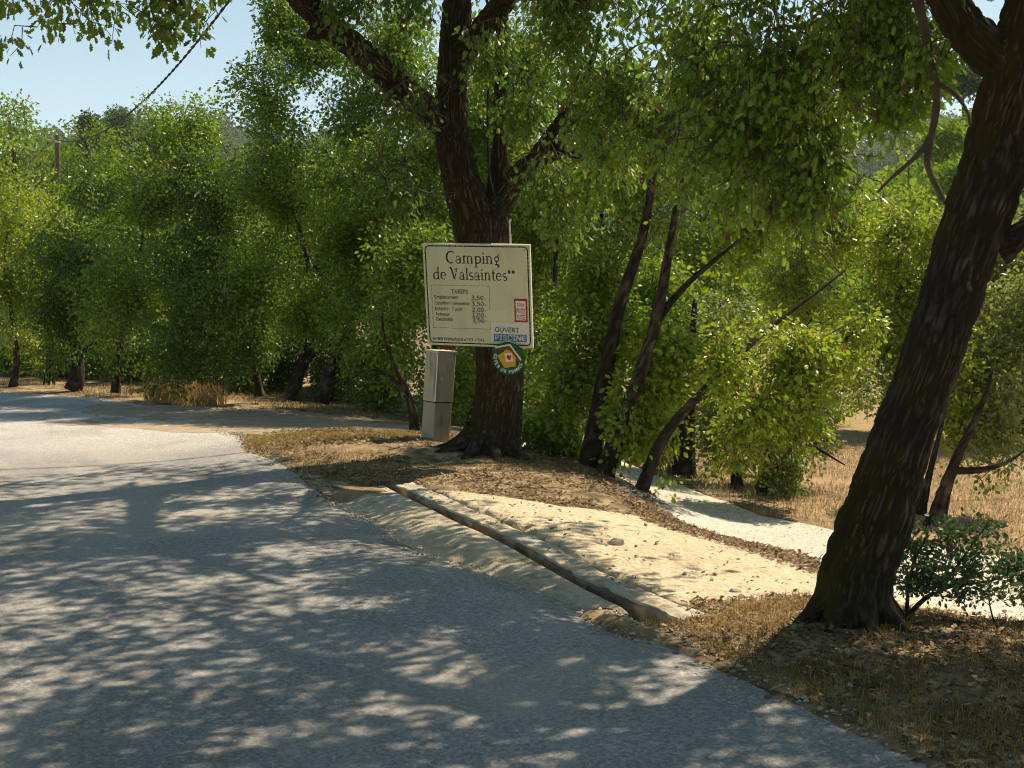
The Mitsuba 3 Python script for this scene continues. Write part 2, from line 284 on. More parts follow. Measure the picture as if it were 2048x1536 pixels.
def apron_prof(t):
    q = A + ax * t
    w = LineString([q + rt * .3, q - rt * 2.5]).intersection(road_edge)
    w = (Point(q).distance(w) if not w.is_empty else .55 * (1 - sstep(L - .5, L, t)) + .1) + .14
    k = np.linspace(0, 1, 30)
    z = -.075 + .035 * sstep(0, .12, k) - .04 * np.sin(np.pi * np.clip((k - .08) / .55, 0, 1)) + .022 * sstep(.5, 1, k)
    z = z + .02 * np.array([nz(t, kk * .6, 1.6) for kk in k]) * sstep(0, .2, k)
    z[-1] -= .012; z = z - .10 * sstep(L - .4, L, t) * sstep(0, .3, k)
    return list(zip(-(1 - k) * w, z)) + [(.010, -.06), (.02, -.20)]
def chan_prof(t):
    w = .07 + .015 * nz(t, 1) + .06 * sstep(L - .8, L, t)
    return [(.0, -.22), (.02, -.16 + .02 * nz(t, 4)), (w * .6, -.165), (w + .02, -.15), (w + .04, -.22)]
def kerb_w(t): return .07 + .018 * nz(t, 1) + .06 * sstep(L - .8, L, t), .008 + .035 * nz(t, 2, 2.2) - .02 * sstep(L - .35, L, t) - .02 * (1 - sstep(0, .5, t))
def kerb_face(t):
    w, h = kerb_w(t)
    return [(w + .03, -.19)] + [(w + .012 - .012 * q + .03 * nz(t, 5 + q, 8.0), -.17 + (h + .152) * q) for q in (.1, .3, .5, .7, .88)] + [(w + .016 + .022 * nz(t, 3, 9.0), h - .012), (w + .05, h - .012)]
def kerb_prof(t):
    w, h = kerb_w(t); e = .03 * nz(t, 3, 11.0)
    k = np.linspace(0, 1, 9)[1:]
    return [(w + .05, h - .03), (w + .006 + e, h - .018), (w + .010 + e, h - .004), (w + .04, h + .004 * nz(t, 8, 9))] + [(w + .04 + .17 * q + .04 * nz(t, 11, 4.0) * q, h * (1 - 1.1 * q * q) + .03 * nz(t, q, 5.0) - .05 * sstep(.7, 1, q)) for q in k]
put('drainage_channel__apron', sweep(apron_prof), 'm_concrete', True)
put('drainage_channel__channel_bed', sweep(chan_prof), 'm_channel', True)
put('drainage_channel__kerb_face', sweep(kerb_face), 'm_channel', True)
kv, kq = sweep(kerb_prof)
put('drainage_channel__kerb', (kv, kq), 'm_concrete', 50)
tag('drainage_channel', 'narrow open drain slot with pale worn concrete kerb between road and sandy drive', 'drain')

# ---------------------------------------------------------------- trees
def tube(pts, radii, sides=10, step=.05, bark=0.0, seed=0, flare=0.0, cap=True):
    """A limb along a smooth curve through pts; bark > 0 carves ridges. Returns (v, f, ridge height per vertex)."""
    pts = np.asarray(pts, float); d = np.r_[0, np.cumsum(np.linalg.norm(np.diff(pts, axis=0), axis=1))]
    cs = CubicSpline(d, pts) if len(pts) > 2 else None
    n = max(3, int(d[-1] / step) + 1); t = np.linspace(0, d[-1], n)
    c = cs(t) if cs is not None else pts[0] + (pts[-1] - pts[0]) * (t / d[-1])[:, None]
    r = np.interp(t, d, radii)
    tan = np.gradient(c, axis=0); tan /= np.linalg.norm(tan, axis=1, keepdims=True)
    ref = np.array([0, 1.0, 0]) if abs(tan[0, 1]) < .8 else np.array([1.0, 0, 0])
    a = np.cross(ref, tan); a /= np.linalg.norm(a, axis=1, keepdims=True); b = np.cross(tan, a)
    ang = np.arange(sides) * 2 * np.pi / sides
    ca, sa_ = np.cos(ang), np.sin(ang)
    R = np.repeat(r[:, None], sides, 1); h = np.full(R.shape, .5)
    if bark > 0:
        q = np.stack([R * ca, R * sa_, np.repeat(t[:, None], sides, 1)], -1)
        warp = meshkit.fbm(q * np.array([6, 6, 5.0]), 2, seed + 3) - .5
        qq = q / np.array([.019, .019, .15]) + warp[..., None] * 1.6
        h = np.clip(np.abs(2 * meshkit.noise(qq, seed) - 1) * 1.9, 0, 1) * np.clip(np.abs(2 * meshkit.noise(qq * 1.3 + 31.7, seed + 1) - 1) * 3.4, .15, 1); h = .85 * h + .15 * meshkit.noise(qq * 3.1, seed + 2)
        lump = meshkit.fbm(q * np.array([3.2, 3.2, 1.8]), 3, seed + 7) - .5
        R = R * (1 + .16 * lump) + bark * (h - .6) * np.minimum(1, R / .08)
    if flare: R = R * (1 + flare * np.exp(-t / .22)[:, None] * (1 + .5 * np.sin(3 * ang + 1 + seed) + .3 * np.sin(5 * ang)))
    v = c[:, None] + R[..., None] * (ca[:, None] * a[:, None] + sa_[:, None] * b[:, None])
    i, j = np.meshgrid(np.arange(n - 1), np.arange(sides), indexing='ij')
    q = np.stack([i * sides + j, i * sides + (j + 1) % sides, (i + 1) * sides + (j + 1) % sides, (i + 1) * sides + j], -1).reshape(-1, 4)
    f = np.vstack([q[:, [0, 1, 2]], q[:, [0, 2, 3]]]); v = v.reshape(-1, 3)
    if cap:
        v = np.vstack([v, c[-1] + tan[-1] * r[-1] * .3]); k = np.arange(sides)
        f = np.vstack([f, np.stack([(n - 1) * sides + k, (n - 1) * sides + (k + 1) % sides, np.full(sides, len(v) - 1)], 1)]); h = np.append(h.ravel(), .3)
    return v, f, np.clip(h.ravel(), 0, 1), c, r
def join(parts):
    vs, fs, hs, o = [], [], [], 0
    for v, f, h, *_ in parts:
        vs.append(v); fs.append(f + o); hs.append(h); o += len(v)
    return np.vstack(vs), np.vstack(fs), np.concatenate(hs)
def put_wood(key, parts, m):
    v, f, h = join(parts)
    return put(key, (v, f), m, True, uv=np.stack([h, h * 0], 1))

# leaf outlines: (across, along) for the right half from base to tip; mirrored and folded at the midrib
HALF = {'diamond': [(.5, .5)], 'oval': [(.34, .22), (.5, .55), (.26, .85)],
        'oak': [(.10, .14), (.36, .28), (.20, .38), (.50, .52), (.27, .62), (.44, .78), (.20, .84)]}
def leaf_template(kind):
    h = HALF[kind]; n = len(h)
    rightp = [(w, l, .18 * w) for w, l in h]; leftp = [(-w, l, .18 * w) for w, l in h]
    v = [(0, 0, 0), (0, 1.0, -.10)] + rightp + leftp
    f = []
    for o, flip in ((2, 0), (2 + n, 1)):
        ring = [0] + list(range(o, o + n)) + [1]
        for k in range(1, len(ring) - 1):
            f.append((ring[0], ring[k + 1], ring[k]) if flip else (ring[0], ring[k], ring[k + 1]))
    if n >= 3:    # fan from the middle of the midrib keeps lobes open
        v.append((0, .5, -.01)); c = len(v) - 1; f = []
        for o, flip in ((2, 0), (2 + n, 1)):
            ring = [0] + list(range(o, o + n)) + [1]
            for k in range(len(ring) - 1):
                f.append((c, ring[k + 1], ring[k]) if flip else (c, ring[k], ring[k + 1]))
    return np.array(v, float), np.array(f, int)
TEMPL = {k: leaf_template(k) for k in HALF}
def leaves_mesh(pos, axis, nrm, size, kind, ratio, color):
    tv, tf = TEMPL[kind]
    axis = axis / (np.linalg.norm(axis, axis=1, keepdims=True) + 1e-9)
    nrm = nrm - (nrm * axis).sum(1, keepdims=True) * axis; nrm /= np.linalg.norm(nrm, axis=1, keepdims=True) + 1e-9
    side = np.cross(axis, nrm)
    v = pos[:, None] + size[:, None, None] * (tv[None, :, 1:2] * axis[:, None] + ratio * tv[None, :, 0:1] * side[:, None] + ratio * tv[None, :, 2:3] * nrm[:, None])
    f = tf[None] + (np.arange(len(pos)) * len(tv))[:, None, None]
    return v.reshape(-1, 3), f.reshape(-1, 3), np.repeat(color, len(tv), 0)
def unit(rng, n):
    v = rng.normal(size=(n, 3)); return v / np.linalg.norm(v, axis=1, keepdims=True)

# where the photograph shows the ground in full sun: clusters that would shade it are left off
def gp(pts, z=0.0): return Polygon([tuple(G(u, v, z)) for u, v in pts])
SUNLIT = [(gp([(-500, 862), (150, 850), (330, 850), (430, 862), (480, 885), (480, 912), (0, 936), (-500, 945)]), .96),
          (gp([(1080, 1085), (1330, 1068), (1640, 1150), (1640, 1190), (1500, 1190), (1300, 1175), (1150, 1120)]), .80),
          (gp([(1780, 1150), (2300, 1140), (2300, 1330), (1900, 1290), (1790, 1240)], -.25), .97),
          (gp([(1290, 985), (1420, 1000), (1640, 1110), (1640, 1140), (1400, 1060), (1270, 1010)], -.45), .95),
          (gp([(480, 1082), (760, 1082), (800, 1118), (560, 1128), (480, 1120)]), .85),
          (gp([(300, 1270), (400, 1260), (420, 1300), (300, 1300)]), .7), (gp([(0, 1330), (130, 1330), (130, 1410), (0, 1410)]), .85),
          (gp([(60, 1110), (450, 1130), (420, 1175), (0, 1160)]), .5), (gp([(900, 1110), (1060, 1120), (1010, 1150), (900, 1130)]), .8)]
def sun_keep(c, rng):
    k = np.ones(len(c), bool)
    for z0 in (0.0,):
        q = c[:, :2] - SUN[:2] * ((c[:, 2:] - z0) / SUN[2])
        for poly, pr_ in SUNLIT:
            k &= ~(shapely.contains_xy(poly, q[:, 0], q[:, 1]) & (rng.random(len(c)) < pr_))
    return k
GREEN = dict(deep=((.034, .062, .007), (.068, .110, .012)), mid=((.060, .092, .008), (.116, .162, .014)), yellow=((.092, .122, .009), (.170, .195, .018)), grey=((.070, .090, .026), (.120, .135, .045)), bright=((.062, .10, .014), (.120, .165, .026)), pine=((.02, .042, .018), (.04, .065, .03)))
def leaf_color(rng, n, tone, brown=.03, clump=None):
    a, b = np.array(GREEN[tone][0]), np.array(GREEN[tone][1])
    t = rng.random((n, 1)) * .7 + (.15 if clump is None else .3 * clump[:, None])
    c = a * (1 - t) + b * t
    c = c * np.array([2.15, 2.35, 1.5]); br = rng.random(n) < brown
    c[br] = np.array([.16, .085, .025]) * (.6 + .6 * rng.random((br.sum(), 1)))
    return c
def blob_points(blobs, n, rng, outer=.5):
    w = np.array([(b[3] * b[4] * b[5]) ** .75 for b in blobs]); k = rng.choice(len(blobs), n, p=w / w.sum())
    d = unit(rng, n) * (outer + (1 - outer) * rng.random((n, 1))) * rng.random((n, 1)) ** .12
    bb = np.array(blobs); return bb[k, :3] + d * bb[k, 3:]
def px_blob(u, v, Y, ru, rv, ry=None):
    c = P(u, v, Y); s = Y / F
    return (*c, ru * s, rv * s, ry if ry else .8 * (ru + rv) / 2 * s)
def tree(key, stems, blobs, n, K, size, kind, tone, seed, label, categ='tree', group=None, gap=.44, rc=.22, ratio=.62, wood='m_bark', bark=0.012, brown=.03, trunk_sides=14, nstem=1, cull=True, twig=.006, droop=.5, gapscale=.55, outer=.45, trunk_step=.05, extra=None, flare=.25, leaf_mat='m_leaf', dead=99):
    """stems: list of (points, radii); the first nstem make the trunk, the rest are limbs of their own."""
    rng = np.random.default_rng(seed)
    built = [tube(p, r, trunk_sides if i < nstem else max(8, trunk_sides * 2 // 3), trunk_step, bark, seed + i, flare if i < nstem else 0) for i, (p, r) in enumerate(stems)]
    put_wood(f'{key}__trunk', built[:nstem], wood)
    for i, b in enumerate(built[nstem:]): put_wood(f'{key}__limb', [b], wood if i + nstem < dead else 'm_twig')
    c = blob_points(blobs, int(n * 2.2), rng, outer)
    g = meshkit.fbm(c / gapscale + seed * 3.1, 3, seed)
    c = c[g > gap][:n]
    if cull: c = c[sun_keep(c, rng)]
    c = c[c[:, 2] > gz(c[:, 0], c[:, 1]) + .12]
    # branches: each cluster hangs on the nearest wood already there
    nodes = np.vstack([np.column_stack([b[3], b[4]])[max(1, len(b[3]) // 4 if i < nstem else 0):] for i, b in enumerate(built)])
    npos, nrad = list(nodes[:, :3]), list(nodes[:, 3])
    base = cKDTree(nodes[:, :3]).query(c)[0]; c = c[np.argsort(base)]
    arr = np.zeros((len(nodes) + 3 * len(c), 3)); arr[:len(nodes)] = nodes[:, :3]; m = len(nodes)
    tw = []; dirs = np.zeros((len(c), 3))
    for k, q in enumerate(c):
        dv_ = arr[:m] - q; d2 = (dv_ * dv_).sum(1) + .35 * np.maximum(0, dv_[:, 2] + .1) ** 2
        o = int(np.argmin(d2)); s = arr[o]; dirs[k] = q - s; ln = math.sqrt(max(d2[o], 1e-6))
        r0 = max(twig * .8, min(nrad[o] * .7 if o < len(nodes) else twig * 2.2, twig * (1 + ln * 1.6)))
        mid = (s + q) / 2 + np.array([0, 0, .12 * ln]) + rng.normal(size=3) * .08 * ln
        tw.append((s, mid, q, r0))
        arr[m] = mid; arr[m + 1] = q; m += 2; nrad += [r0 * .8, r0 * .6]
    if tw:
        S = np.array([np.stack(t[:3]) for t in tw]); r = np.array([t[3] for t in tw])
        tt = np.array([0, .33, .66, 1.0]); cc = ((1 - tt) ** 2)[None, :, None] * S[:, :1] + (2 * tt * (1 - tt))[None, :, None] * S[:, 1:2] + (tt ** 2)[None, :, None] * S[:, 2:]
        tn = S[:, 2] - S[:, 0]; tn /= np.linalg.norm(tn, axis=1, keepdims=True) + 1e-9
        a = np.cross(tn, np.array([.3, .2, .93])); a /= np.linalg.norm(a, axis=1, keepdims=True) + 1e-9; b = np.cross(tn, a)
        ang = np.arange(4) * np.pi / 2; rr = r[:, None] * np.array([1, .8, .6, .3])[None]
        v = cc[:, :, None] + rr[:, :, None, None] * (np.cos(ang)[None, None, :, None] * a[:, None, None] + np.sin(ang)[None, None, :, None] * b[:, None, None])
        i, j = np.meshgrid(np.arange(3), np.arange(4), indexing='ij'); q = np.stack([i * 4 + j, i * 4 + (j + 1) % 4, (i + 1) * 4 + (j + 1) % 4, (i + 1) * 4 + j], -1).reshape(-1, 4)
        q = (q[None] + (np.arange(len(tw)) * 16)[:, None, None]).reshape(-1, 4)
        put(f'{key}__twigs', (v.reshape(-1, 3), q), 'm_twig', False); tag(f'{key}__twigs', kind='stuff')
    # leaves
    nl = len(c) * K; ci = np.repeat(np.arange(len(c)), K)
    off = unit(rng, nl) * (rng.random((nl, 1)) ** .5) * rc * np.array([1, 1, .75])
    back = -rng.random((nl, 1)) * .5 * dirs[ci] * (rng.random((nl, 1)) < .45)
    pos = c[ci] + off + back
    d = dirs[ci] / (np.linalg.norm(dirs[ci], axis=1, keepdims=True) + 1e-9)
    axis = off / rc + .6 * d + .7 * unit(rng, nl) - np.array([0, 0, droop])
    nrm = np.array([0, 0, .5]) + .95 * unit(rng, nl)
    ok = pos[:, 2] > gz(pos[:, 0], pos[:, 1]) + .03
    pos, axis, nrm, ci = pos[ok], axis[ok], nrm[ok], ci[ok]; nl = len(pos)
    col = leaf_color(rng, nl, tone, brown, rng.random(len(c))[ci])
    v, f, cv = leaves_mesh(pos, axis, nrm, size * (.5 + .9 * rng.random(nl)), kind, ratio, col)
    put(f'{key}__crown', (v, f), leaf_mat, False, color=cv); tag(f'{key}__crown', kind='stuff')
    tag(key, label, categ, group)
    return c
def px_stem(pts, rad_px=None, rad=None):
    p = [P(u, v, Y) for u, v, Y in pts]
    r = rad if rad is not None else [w / 2 * q[2] / F for w, q in zip(rad_px, pts)]
    return (p, r)

# --- the oak with the sign
Yo = 12.05
main = px_stem([(978, 962, Yo), (983, 900, Yo), (998, 800, Yo), (998, 690, Yo), (975, 560, Yo), (955, 470, Yo), (925, 370, Yo), (903, 270, Yo), (905, 160, Yo), (912, 60, Yo), (914, -60, Yo), (900, -300, Yo), (930, -620, Yo)],
               [126, 106, 95, 93, 96, 92, 76, 68, 62, 58, 52, 42, 24])
second = px_stem([(990, 520, Yo), (992, 420, Yo + .05), (998, 330, Yo + .1), (1002, 200, Yo + .1), (1004, 60, Yo + .1), (1012, -200, Yo), (1050, -460, Yo - .3)], [70, 52, 34, 28, 27, 22, 12])
mossy = px_stem([(992, 415, Yo), (1020, 375, 11.9), (1066, 325, 11.65), (1120, 300, 11.5), (1180, 312, 11.4), (1225, 342, 11.35), (1250, 372, 11.3)], [52, 46, 42, 36, 28, 20, 8])
leftl = px_stem([(905, 262, Yo), (850, 215, 11.95), (780, 155, 11.7), (690, 78, 11.3), (625, 22, 10.9), (560, -50, 10.5), (430, -190, 9.9), (250, -260, 9.2)], [62, 54, 52, 52, 50, 44, 34, 14])
upr = px_stem([(918, 110, Yo), (955, 70, 11.8), (1000, 12, 11.4), (1100, -90, 10.6), (1260, -140, 9.6), (1400, -120, 8.8)], [58, 46, 44, 40, 30, 14])
stub = px_stem([(655, 50, 11.05), (632, 66, 11.0), (618, 70, 10.95)], [44, 30, 18])
forkl = px_stem([(1062, 330, 11.4), (1100, 270, 11.3), (1160, 180, 10.8), (1200, 60, 10.4)], [32, 24, 16, 8])
back_l = px_stem([(905, -100, Yo), (760, -330, 12.1), (560, -480, 11.6), (330, -520, 10.8)], [34, 28, 18, 8])
front = px_stem([(912, -150, Yo), (960, -420, 10.8), (1000, -800, 9.5), (1050, -1100, 8.5)], [34, 26, 18, 8])
ob = [(-.2, 11.6, 6.0, 2.4, 1.9, 1.3), (1.9, 11.0, 5.4, 1.9, 1.9, 1.0), (-2.4, 10.6, 5.6, 1.6, 1.6, 1.0), (1.2, 9.4, 5.0, 1.9, 1.4, .9), (2.9, 9.8, 4.7, 1.3, 1.5, .8), (.2, 10.0, 5.6, 2.0, 1.5, 1.0), (.6, 13.3, 5.3, 2.3, .9, .9), (-2.0, 12.6, 5.6, 1.5, 1.0, .8)]
oak1_key = 'oak_tree'
tree(oak1_key, [main, second, mossy, leftl, upr, stub, forkl, back_l, front], ob, 1350, 15, .085, 'oval', 'mid', 11,
     'big twin-stemmed oak with the camping price board on its trunk', gap=.40, rc=.18, wood='m_bark_moss', bark=.022, trunk_sides=130, trunk_step=.014, gapscale=.5, flare=.32, outer=.3)
def hang(key, blobs, n, K, size, seed, tone='mid', gap=.43, attach=None, kind='oak', rc=.17, droop=.9, brown=.03, cull=True, nparts=0):
    """Hanging sprays that belong to a tree built before: more twigs and lobed leaves, joined to it as further parts."""
    rng = np.random.default_rng(seed)
    c = blob_points(blobs, n * 2, rng, .2)
    c = c[meshkit.fbm(c / .4 + seed, 3, seed) > gap][:n]
    if cull: c = c[sun_keep(c, rng)]
    top = c + np.stack([rng.normal(size=len(c)) * .12, rng.normal(size=len(c)) * .12, .10 + .30 * rng.random(len(c))], -1)
    tw = []
    order = np.argsort(-c[:, 2]); pts = attach if attach is not None else np.zeros((0, 3))
    pts = np.asarray(pts).reshape(-1, 3)
    for k in order:
        q = top[k]
        d = np.linalg.norm(pts - q, axis=1) + .5 * np.maximum(0, q[2] - pts[:, 2]); s = pts[np.argmin(d)]
        ln = np.linalg.norm(q - s)
        tw.append(tube([s, (s + q) / 2 + np.array([0, 0, .06 * ln]) + rng.normal(size=3) * .05 * ln, q, c[k]], [.004 + .007 * ln, .004 + .004 * ln, .004, .0022], 4, .12))
        pts = np.vstack([pts, (s + q) / 2, q, c[k]])
    v, f, h = join(tw); k0 = put(f'{key}__twigs', (v, f), 'm_twig', True); tag(k0, kind='stuff')
    nl = len(c) * K; ci = np.repeat(np.arange(len(c)), K); t = rng.random((nl, 1))
    base = c[ci] * t + top[ci] * (1 - t)
    rad = unit(rng, nl) * np.array([1, 1, .5]); pos = base + rad * rc * rng.random((nl, 1)) ** .6
    axis = rad * .8 + .5 * unit(rng, nl) - np.array([0, 0, droop]); nrm = np.array([0, -.1, .55]) + .8 * unit(rng, nl)
    ok = pos[:, 2] > gz(pos[:, 0], pos[:, 1]) + .05
    pos, axis, nrm, ci = pos[ok], axis[ok], nrm[ok], ci[ok]; nl = len(pos)
    sz = size * (.6 + .6 * rng.random(nl)); col = leaf_color(rng, nl, tone, brown, rng.random(len(c))[ci])
    big = np.argsort(-sz / pos[:, 1])[:nparts]; rest = np.ones(nl, bool); rest[big] = False        # the leaves that show largest are parts of their own
    if nparts:
        tv, tf = TEMPL[kind]
        kinds = [mikit.ply((tv, tf), 'm_leaf', False, color=np.repeat(leaf_color(rng, 1, tone, 0), len(tv), 0)) for _ in range(4)]
        for i, o in enumerate(big):
            a = axis[o] / np.linalg.norm(axis[o]); n_ = nrm[o] - (nrm[o] @ a) * a; n_ /= np.linalg.norm(n_)
            m = np.eye(4); m[:3, 0], m[:3, 1], m[:3, 2], m[:3, 3] = np.cross(a, n_) * sz[o] * .62, a * sz[o], n_ * sz[o] * .62, pos[o]
            nm = f'{key}__leaf' + (f'_{i:03d}' if i else '')
            scene[nm] = {**kinds[i % 4], 'to_world': T(m.tolist())}
    v, f, cv = leaves_mesh(pos[rest], axis[rest], nrm[rest], sz[rest], kind, .62, col[rest])
    k1 = put(f'{key}__crown', (v, f), 'm_leaf', False, color=cv); tag(k1, kind='stuff')
def samples(*st): return np.vstack([CubicSpline(np.arange(len(p)), np.array(p))(np.linspace(0, len(p) - 1, 40)) for p, r in st])
att1 = samples(leftl, back_l)
hang(oak1_key, [px_blob(90, -10, 9.6, 150, 70, .5), px_blob(330, 25, 9.4, 110, 55, .5), px_blob(300, 100, 9.4, 24, 26, .12), px_blob(30, 75, 9.3, 40, 30, .2), px_blob(210, 60, 9.4, 60, 22, .25), px_blob(395, 70, 9.4, 22, 30, .15), px_blob(100, -130, 9.6, 220, 90, .7), px_blob(360, -90, 9.8, 160, 80, .6)], 200, 17, .088, 21, nparts=150, attach=att1, gap=.38, rc=.13)
hang(oak1_key, [px_blob(800, 160, 11.3, 70, 60, .3), px_blob(720, 140, 11.0, 50, 30, .2), px_blob(800, 250, 11.4, 60, 40, .3), px_blob(790, 420, 11.3, 60, 60, .3), px_blob(700, 30, 10.8, 90, 40, .4), px_blob(830, 30, 11.2, 60, 60, .3)], 120, 16, .068, 22, tone='deep', attach=samples(leftl, main), rc=.14)
hang(oak1_key, [px_blob(980, 130, 11.2, 50, 60, .3), px_blob(1120, 110, 10.3, 80, 120, .5), px_blob(1230, 240, 9.9, 110, 70, .5), px_blob(1330, 90, 9.2, 120, 120, .5), px_blob(1180, 380, 10.6, 90, 40, .3), px_blob(1090, 390, 11, 40, 60, .3), px_blob(1340, 300, 9.6, 80, 90, .4), px_blob(1160, -20, 10, 170, 80, .6), px_blob(1240, 330, 10.2, 90, 60, .3), px_blob(1050, 250, 11.2, 60, 80, .3), px_blob(1130, 460, 10.8, 60, 40, .3)], 560, 20, .072, 23, tone='bright', attach=samples(upr, mossy, forkl), rc=.16)

# --- the leaning oak at the right
Yr = 5.95
rmain = px_stem([(1690, 1300, Yr), (1704, 1220, Yr), (1722, 1130, Yr), (1752, 1040, Yr), (1796, 900, Yr), (1842, 770, Yr), (1893, 620, Yr), (1938, 480, Yr), (1990, 330, Yr), (2030, 180, Yr - .02), (2062, 60, Yr - .05), (2110, -150, Yr - .1), (2180, -420, Yr - .2), (2230, -800, 5.6)],
                [140, 136, 137, 140, 126, 115, 116, 128, 134, 134, 124, 100, 80, 40])
rleft = px_stem([(2040, 150, Yr), (1985, 105, Yr), (1935, 60, 6.0), (1890, -10, 6.1), (1800, -130, 6.5), (1640, -230, 7.1), (1480, -250, 7.8), (1320, -200, 8.4)], [110, 94, 80, 70, 54, 40, 28, 12])
rstub = px_stem([(1995, 495, Yr), (2040, 468, 5.9), (2110, 410, 5.8), (2200, 300, 5.6)], [80, 50, 40, 22])
rup = px_stem([(2090, -60, 5.9), (1960, -380, 6.2), (1750, -700, 6.6), (1500, -900, 7.0)], [60, 44, 28, 10])
rr2 = px_stem([(2180, -420, 5.75), (2420, -700, 5.9), (2700, -900, 6.1)], [48, 34, 14])
rtoward = px_stem([(2100, -100, 5.85), (2250, -500, 5.0), (2500, -1300, 4.0)], [90, 76, 40])
deadb = px_stem([(1760, -160, 6.6), (1840, 20, 6.7), (1862, 130, 6.7), (1872, 225, 6.7), (1856, 330, 6.7), (1872, 372, 6.7), (1898, 425, 6.7)], [26, 20, 17, 15, 13, 12, 4])
dead2 = px_stem([(1864, 270, 6.7), (1830, 315, 6.7), (1790, 350, 6.7), (1755, 385, 6.7)], [16, 11, 8, 4])
dead3 = px_stem([(1880, 170, 6.7), (1930, 215, 6.7), (1940, 290, 6.7)], [10, 7, 3])
rb = [(2.6, 7.2, 4.7, 1.9, 1.7, .9), (1.2, 7.6, 4.5, 1.6, 1.3, .7), (3.8, 6.2, 4.6, 1.7, 1.6, 1.0), (2.6, 5.2, 4.7, 1.8, 1.4, .9), (1.2, 6.0, 4.9, 1.5, 1.3, .8), (5.2, 6.4, 4.4, 1.8, 1.7, .9), (5.0, 5.0, 4.6, 1.6, 1.5, .9), (4.4, 6.8, 4.3, 1.2, 1.2, .7), (6.0, 7.0, 4.5, 1.5, 1.2, .8), (1.8, 6.6, 4.5, 1.6, 1.0, .7), (3.9, 6.7, 3.8, 1.0, 1.0, .6), (4.6, 7.3, 4.2, 1.1, 1.0, .6), (4.2, 6.2, 4.2, 1.2, 1.0, .6)]
oak2_key = 'oak_tree_001'
tree(oak2_key, [rmain, rleft, rstub, rup, rr2, deadb, dead2, dead3], rb, 1650, 15, .085, 'oval', 'mid', 12,
     'leaning oak with dark ridged bark and moss at the right road edge', gap=.40, rc=.18, wood='m_bark_moss', bark=.017, trunk_sides=150, trunk_step=.009, gapscale=.5, flare=.38, outer=.3, dead=5)
hang(oak2_key, [px_blob(1550, 90, 7.9, 150, 140, .5), px_blob(1640, 300, 7.7, 90, 100, .4), px_blob(1480, 300, 8.1, 110, 110, .4), px_blob(1720, 140, 7.3, 90, 110, .4), px_blob(1600, 180, 7.7, 140, 130, .5), px_blob(1420, 160, 8.4, 90, 120, .4), px_blob(1570, 430, 7.9, 70, 50, .3), px_blob(1480, 440, 8.2, 50, 40, .2), px_blob(1790, 250, 7.1, 50, 90, .2), px_blob(1790, 40, 7.1, 70, 70, .3), px_blob(1560, -60, 7.8, 220, 80, .6), px_blob(1840, 160, 6.9, 50, 100, .2), px_blob(1650, 400, 7.7, 70, 50, .3), px_blob(1380, 420, 8.4, 60, 60, .3)], 760, 20, .068, 24, nparts=150, tone='bright', attach=samples(rleft, deadb), rc=.15)

def roots(key, p, zs, r, angs, ln, seed):
    for i, a in enumerate(angs):
        d = np.array([math.cos(a), math.sin(a)]); q = [p + d * r * k for k in (.55, 1.0, 1.0 + ln * .5 / r, 1.0 + ln / r)]
        z = [float(gtop(*q[0])) + .24, float(gtop(*q[1])) + .085, float(gtop(*q[2])) + .012, float(gtop(*q[3])) - .05]
        put_wood(f'{key}__root', [tube([[*q[k], z[k]] for k in range(4)], [.10 * zs, .075 * zs, .045 * zs, .02], 26, .02, .012, seed + i)], 'm_bark_moss')
roots(oak1_key, np.array(P(978, 950, Yo)[:2]), 1.0, .27, (3.5, 4.25, 4.9, 5.6, 2.9), .34, 500)
roots(oak2_key, np.array(P(1706, 1255, Yr)[:2]), .72, .17, (3.3, 4.05, 4.8, 5.5, .2), .17, 520)
# --- the thicket left of and behind the sign oak
def seedlist(): 
    k = 100
    while True: k += 1; yield k
sd_ = seedlist()
def thicket(stems, blobs, n, tone, label, size=.060, K=34, rad0=.07, rc=.30, kind='diamond', key='thicket_tree', categ='tree', group=None, gap=.43, outer=.12, gapscale=1.0, **kw):
    st = []; n = int(n * 1.45); rc = max(rc * .75, .2)
    for pts in stems:
        k = np.linspace(1, .16, len(pts)) * (1 if not st else .5); st.append(px_stem(pts, rad=list(rad0 * k)))
    i = 0; base = key
    while f'{key}__trunk' in scene:
        i += 1; key = f'{base}_{i:03d}'
    tree(key, st, [px_blob(*b) if len(b) > 5 else px_blob(*b, max(.8 * (b[3] + b[4]) / 2 * b[2] / F, 1.25 if b[2] > 15 else .7)) for b in blobs], n, K, size, kind, tone, next(sd_), label, categ, group, gap=gap, rc=rc, bark=.012, trunk_sides=12, trunk_step=.06, nstem=1, outer=outer, gapscale=gapscale, **kw)
thicket([[(25, 775, 21.5), (32, 690, 21.5), (18, 600, 21.5), (20, 450, 21.5)]], [(10, 400, 21.5, 110, 130), (30, 580, 21.5, 120, 130), (110, 400, 22.5, 60, 80), (-90, 500, 21, 130, 200)], 430, 'yellow', 'yellowish broadleaf tree at the left edge of the picture', gap=.45)
thicket([[(146, 780, 20.8), (152, 700, 20.8), (136, 640, 20.8), (150, 520, 20.8)], [(150, 720, 20.8), (178, 695, 20.8), (215, 660, 20.8)]], [(150, 540, 20.8, 120, 120), (190, 430, 21, 100, 90), (120, 640, 20.6, 110, 50)], 420, 'deep', 'shaded thicket tree with a forked dark trunk beside the far road edge', rad0=.13)
thicket([[(90, 776, 22), (96, 700, 22), (92, 600, 22)], [(108, 776, 22), (104, 690, 22), (112, 600, 22)]], [(90, 480, 23, 80, 120), (70, 640, 22.4, 90, 60)], 220, 'yellow', 'slim twin-stemmed tree just left of the forked dark trunk', rad0=.06, nstem_=0) if False else None
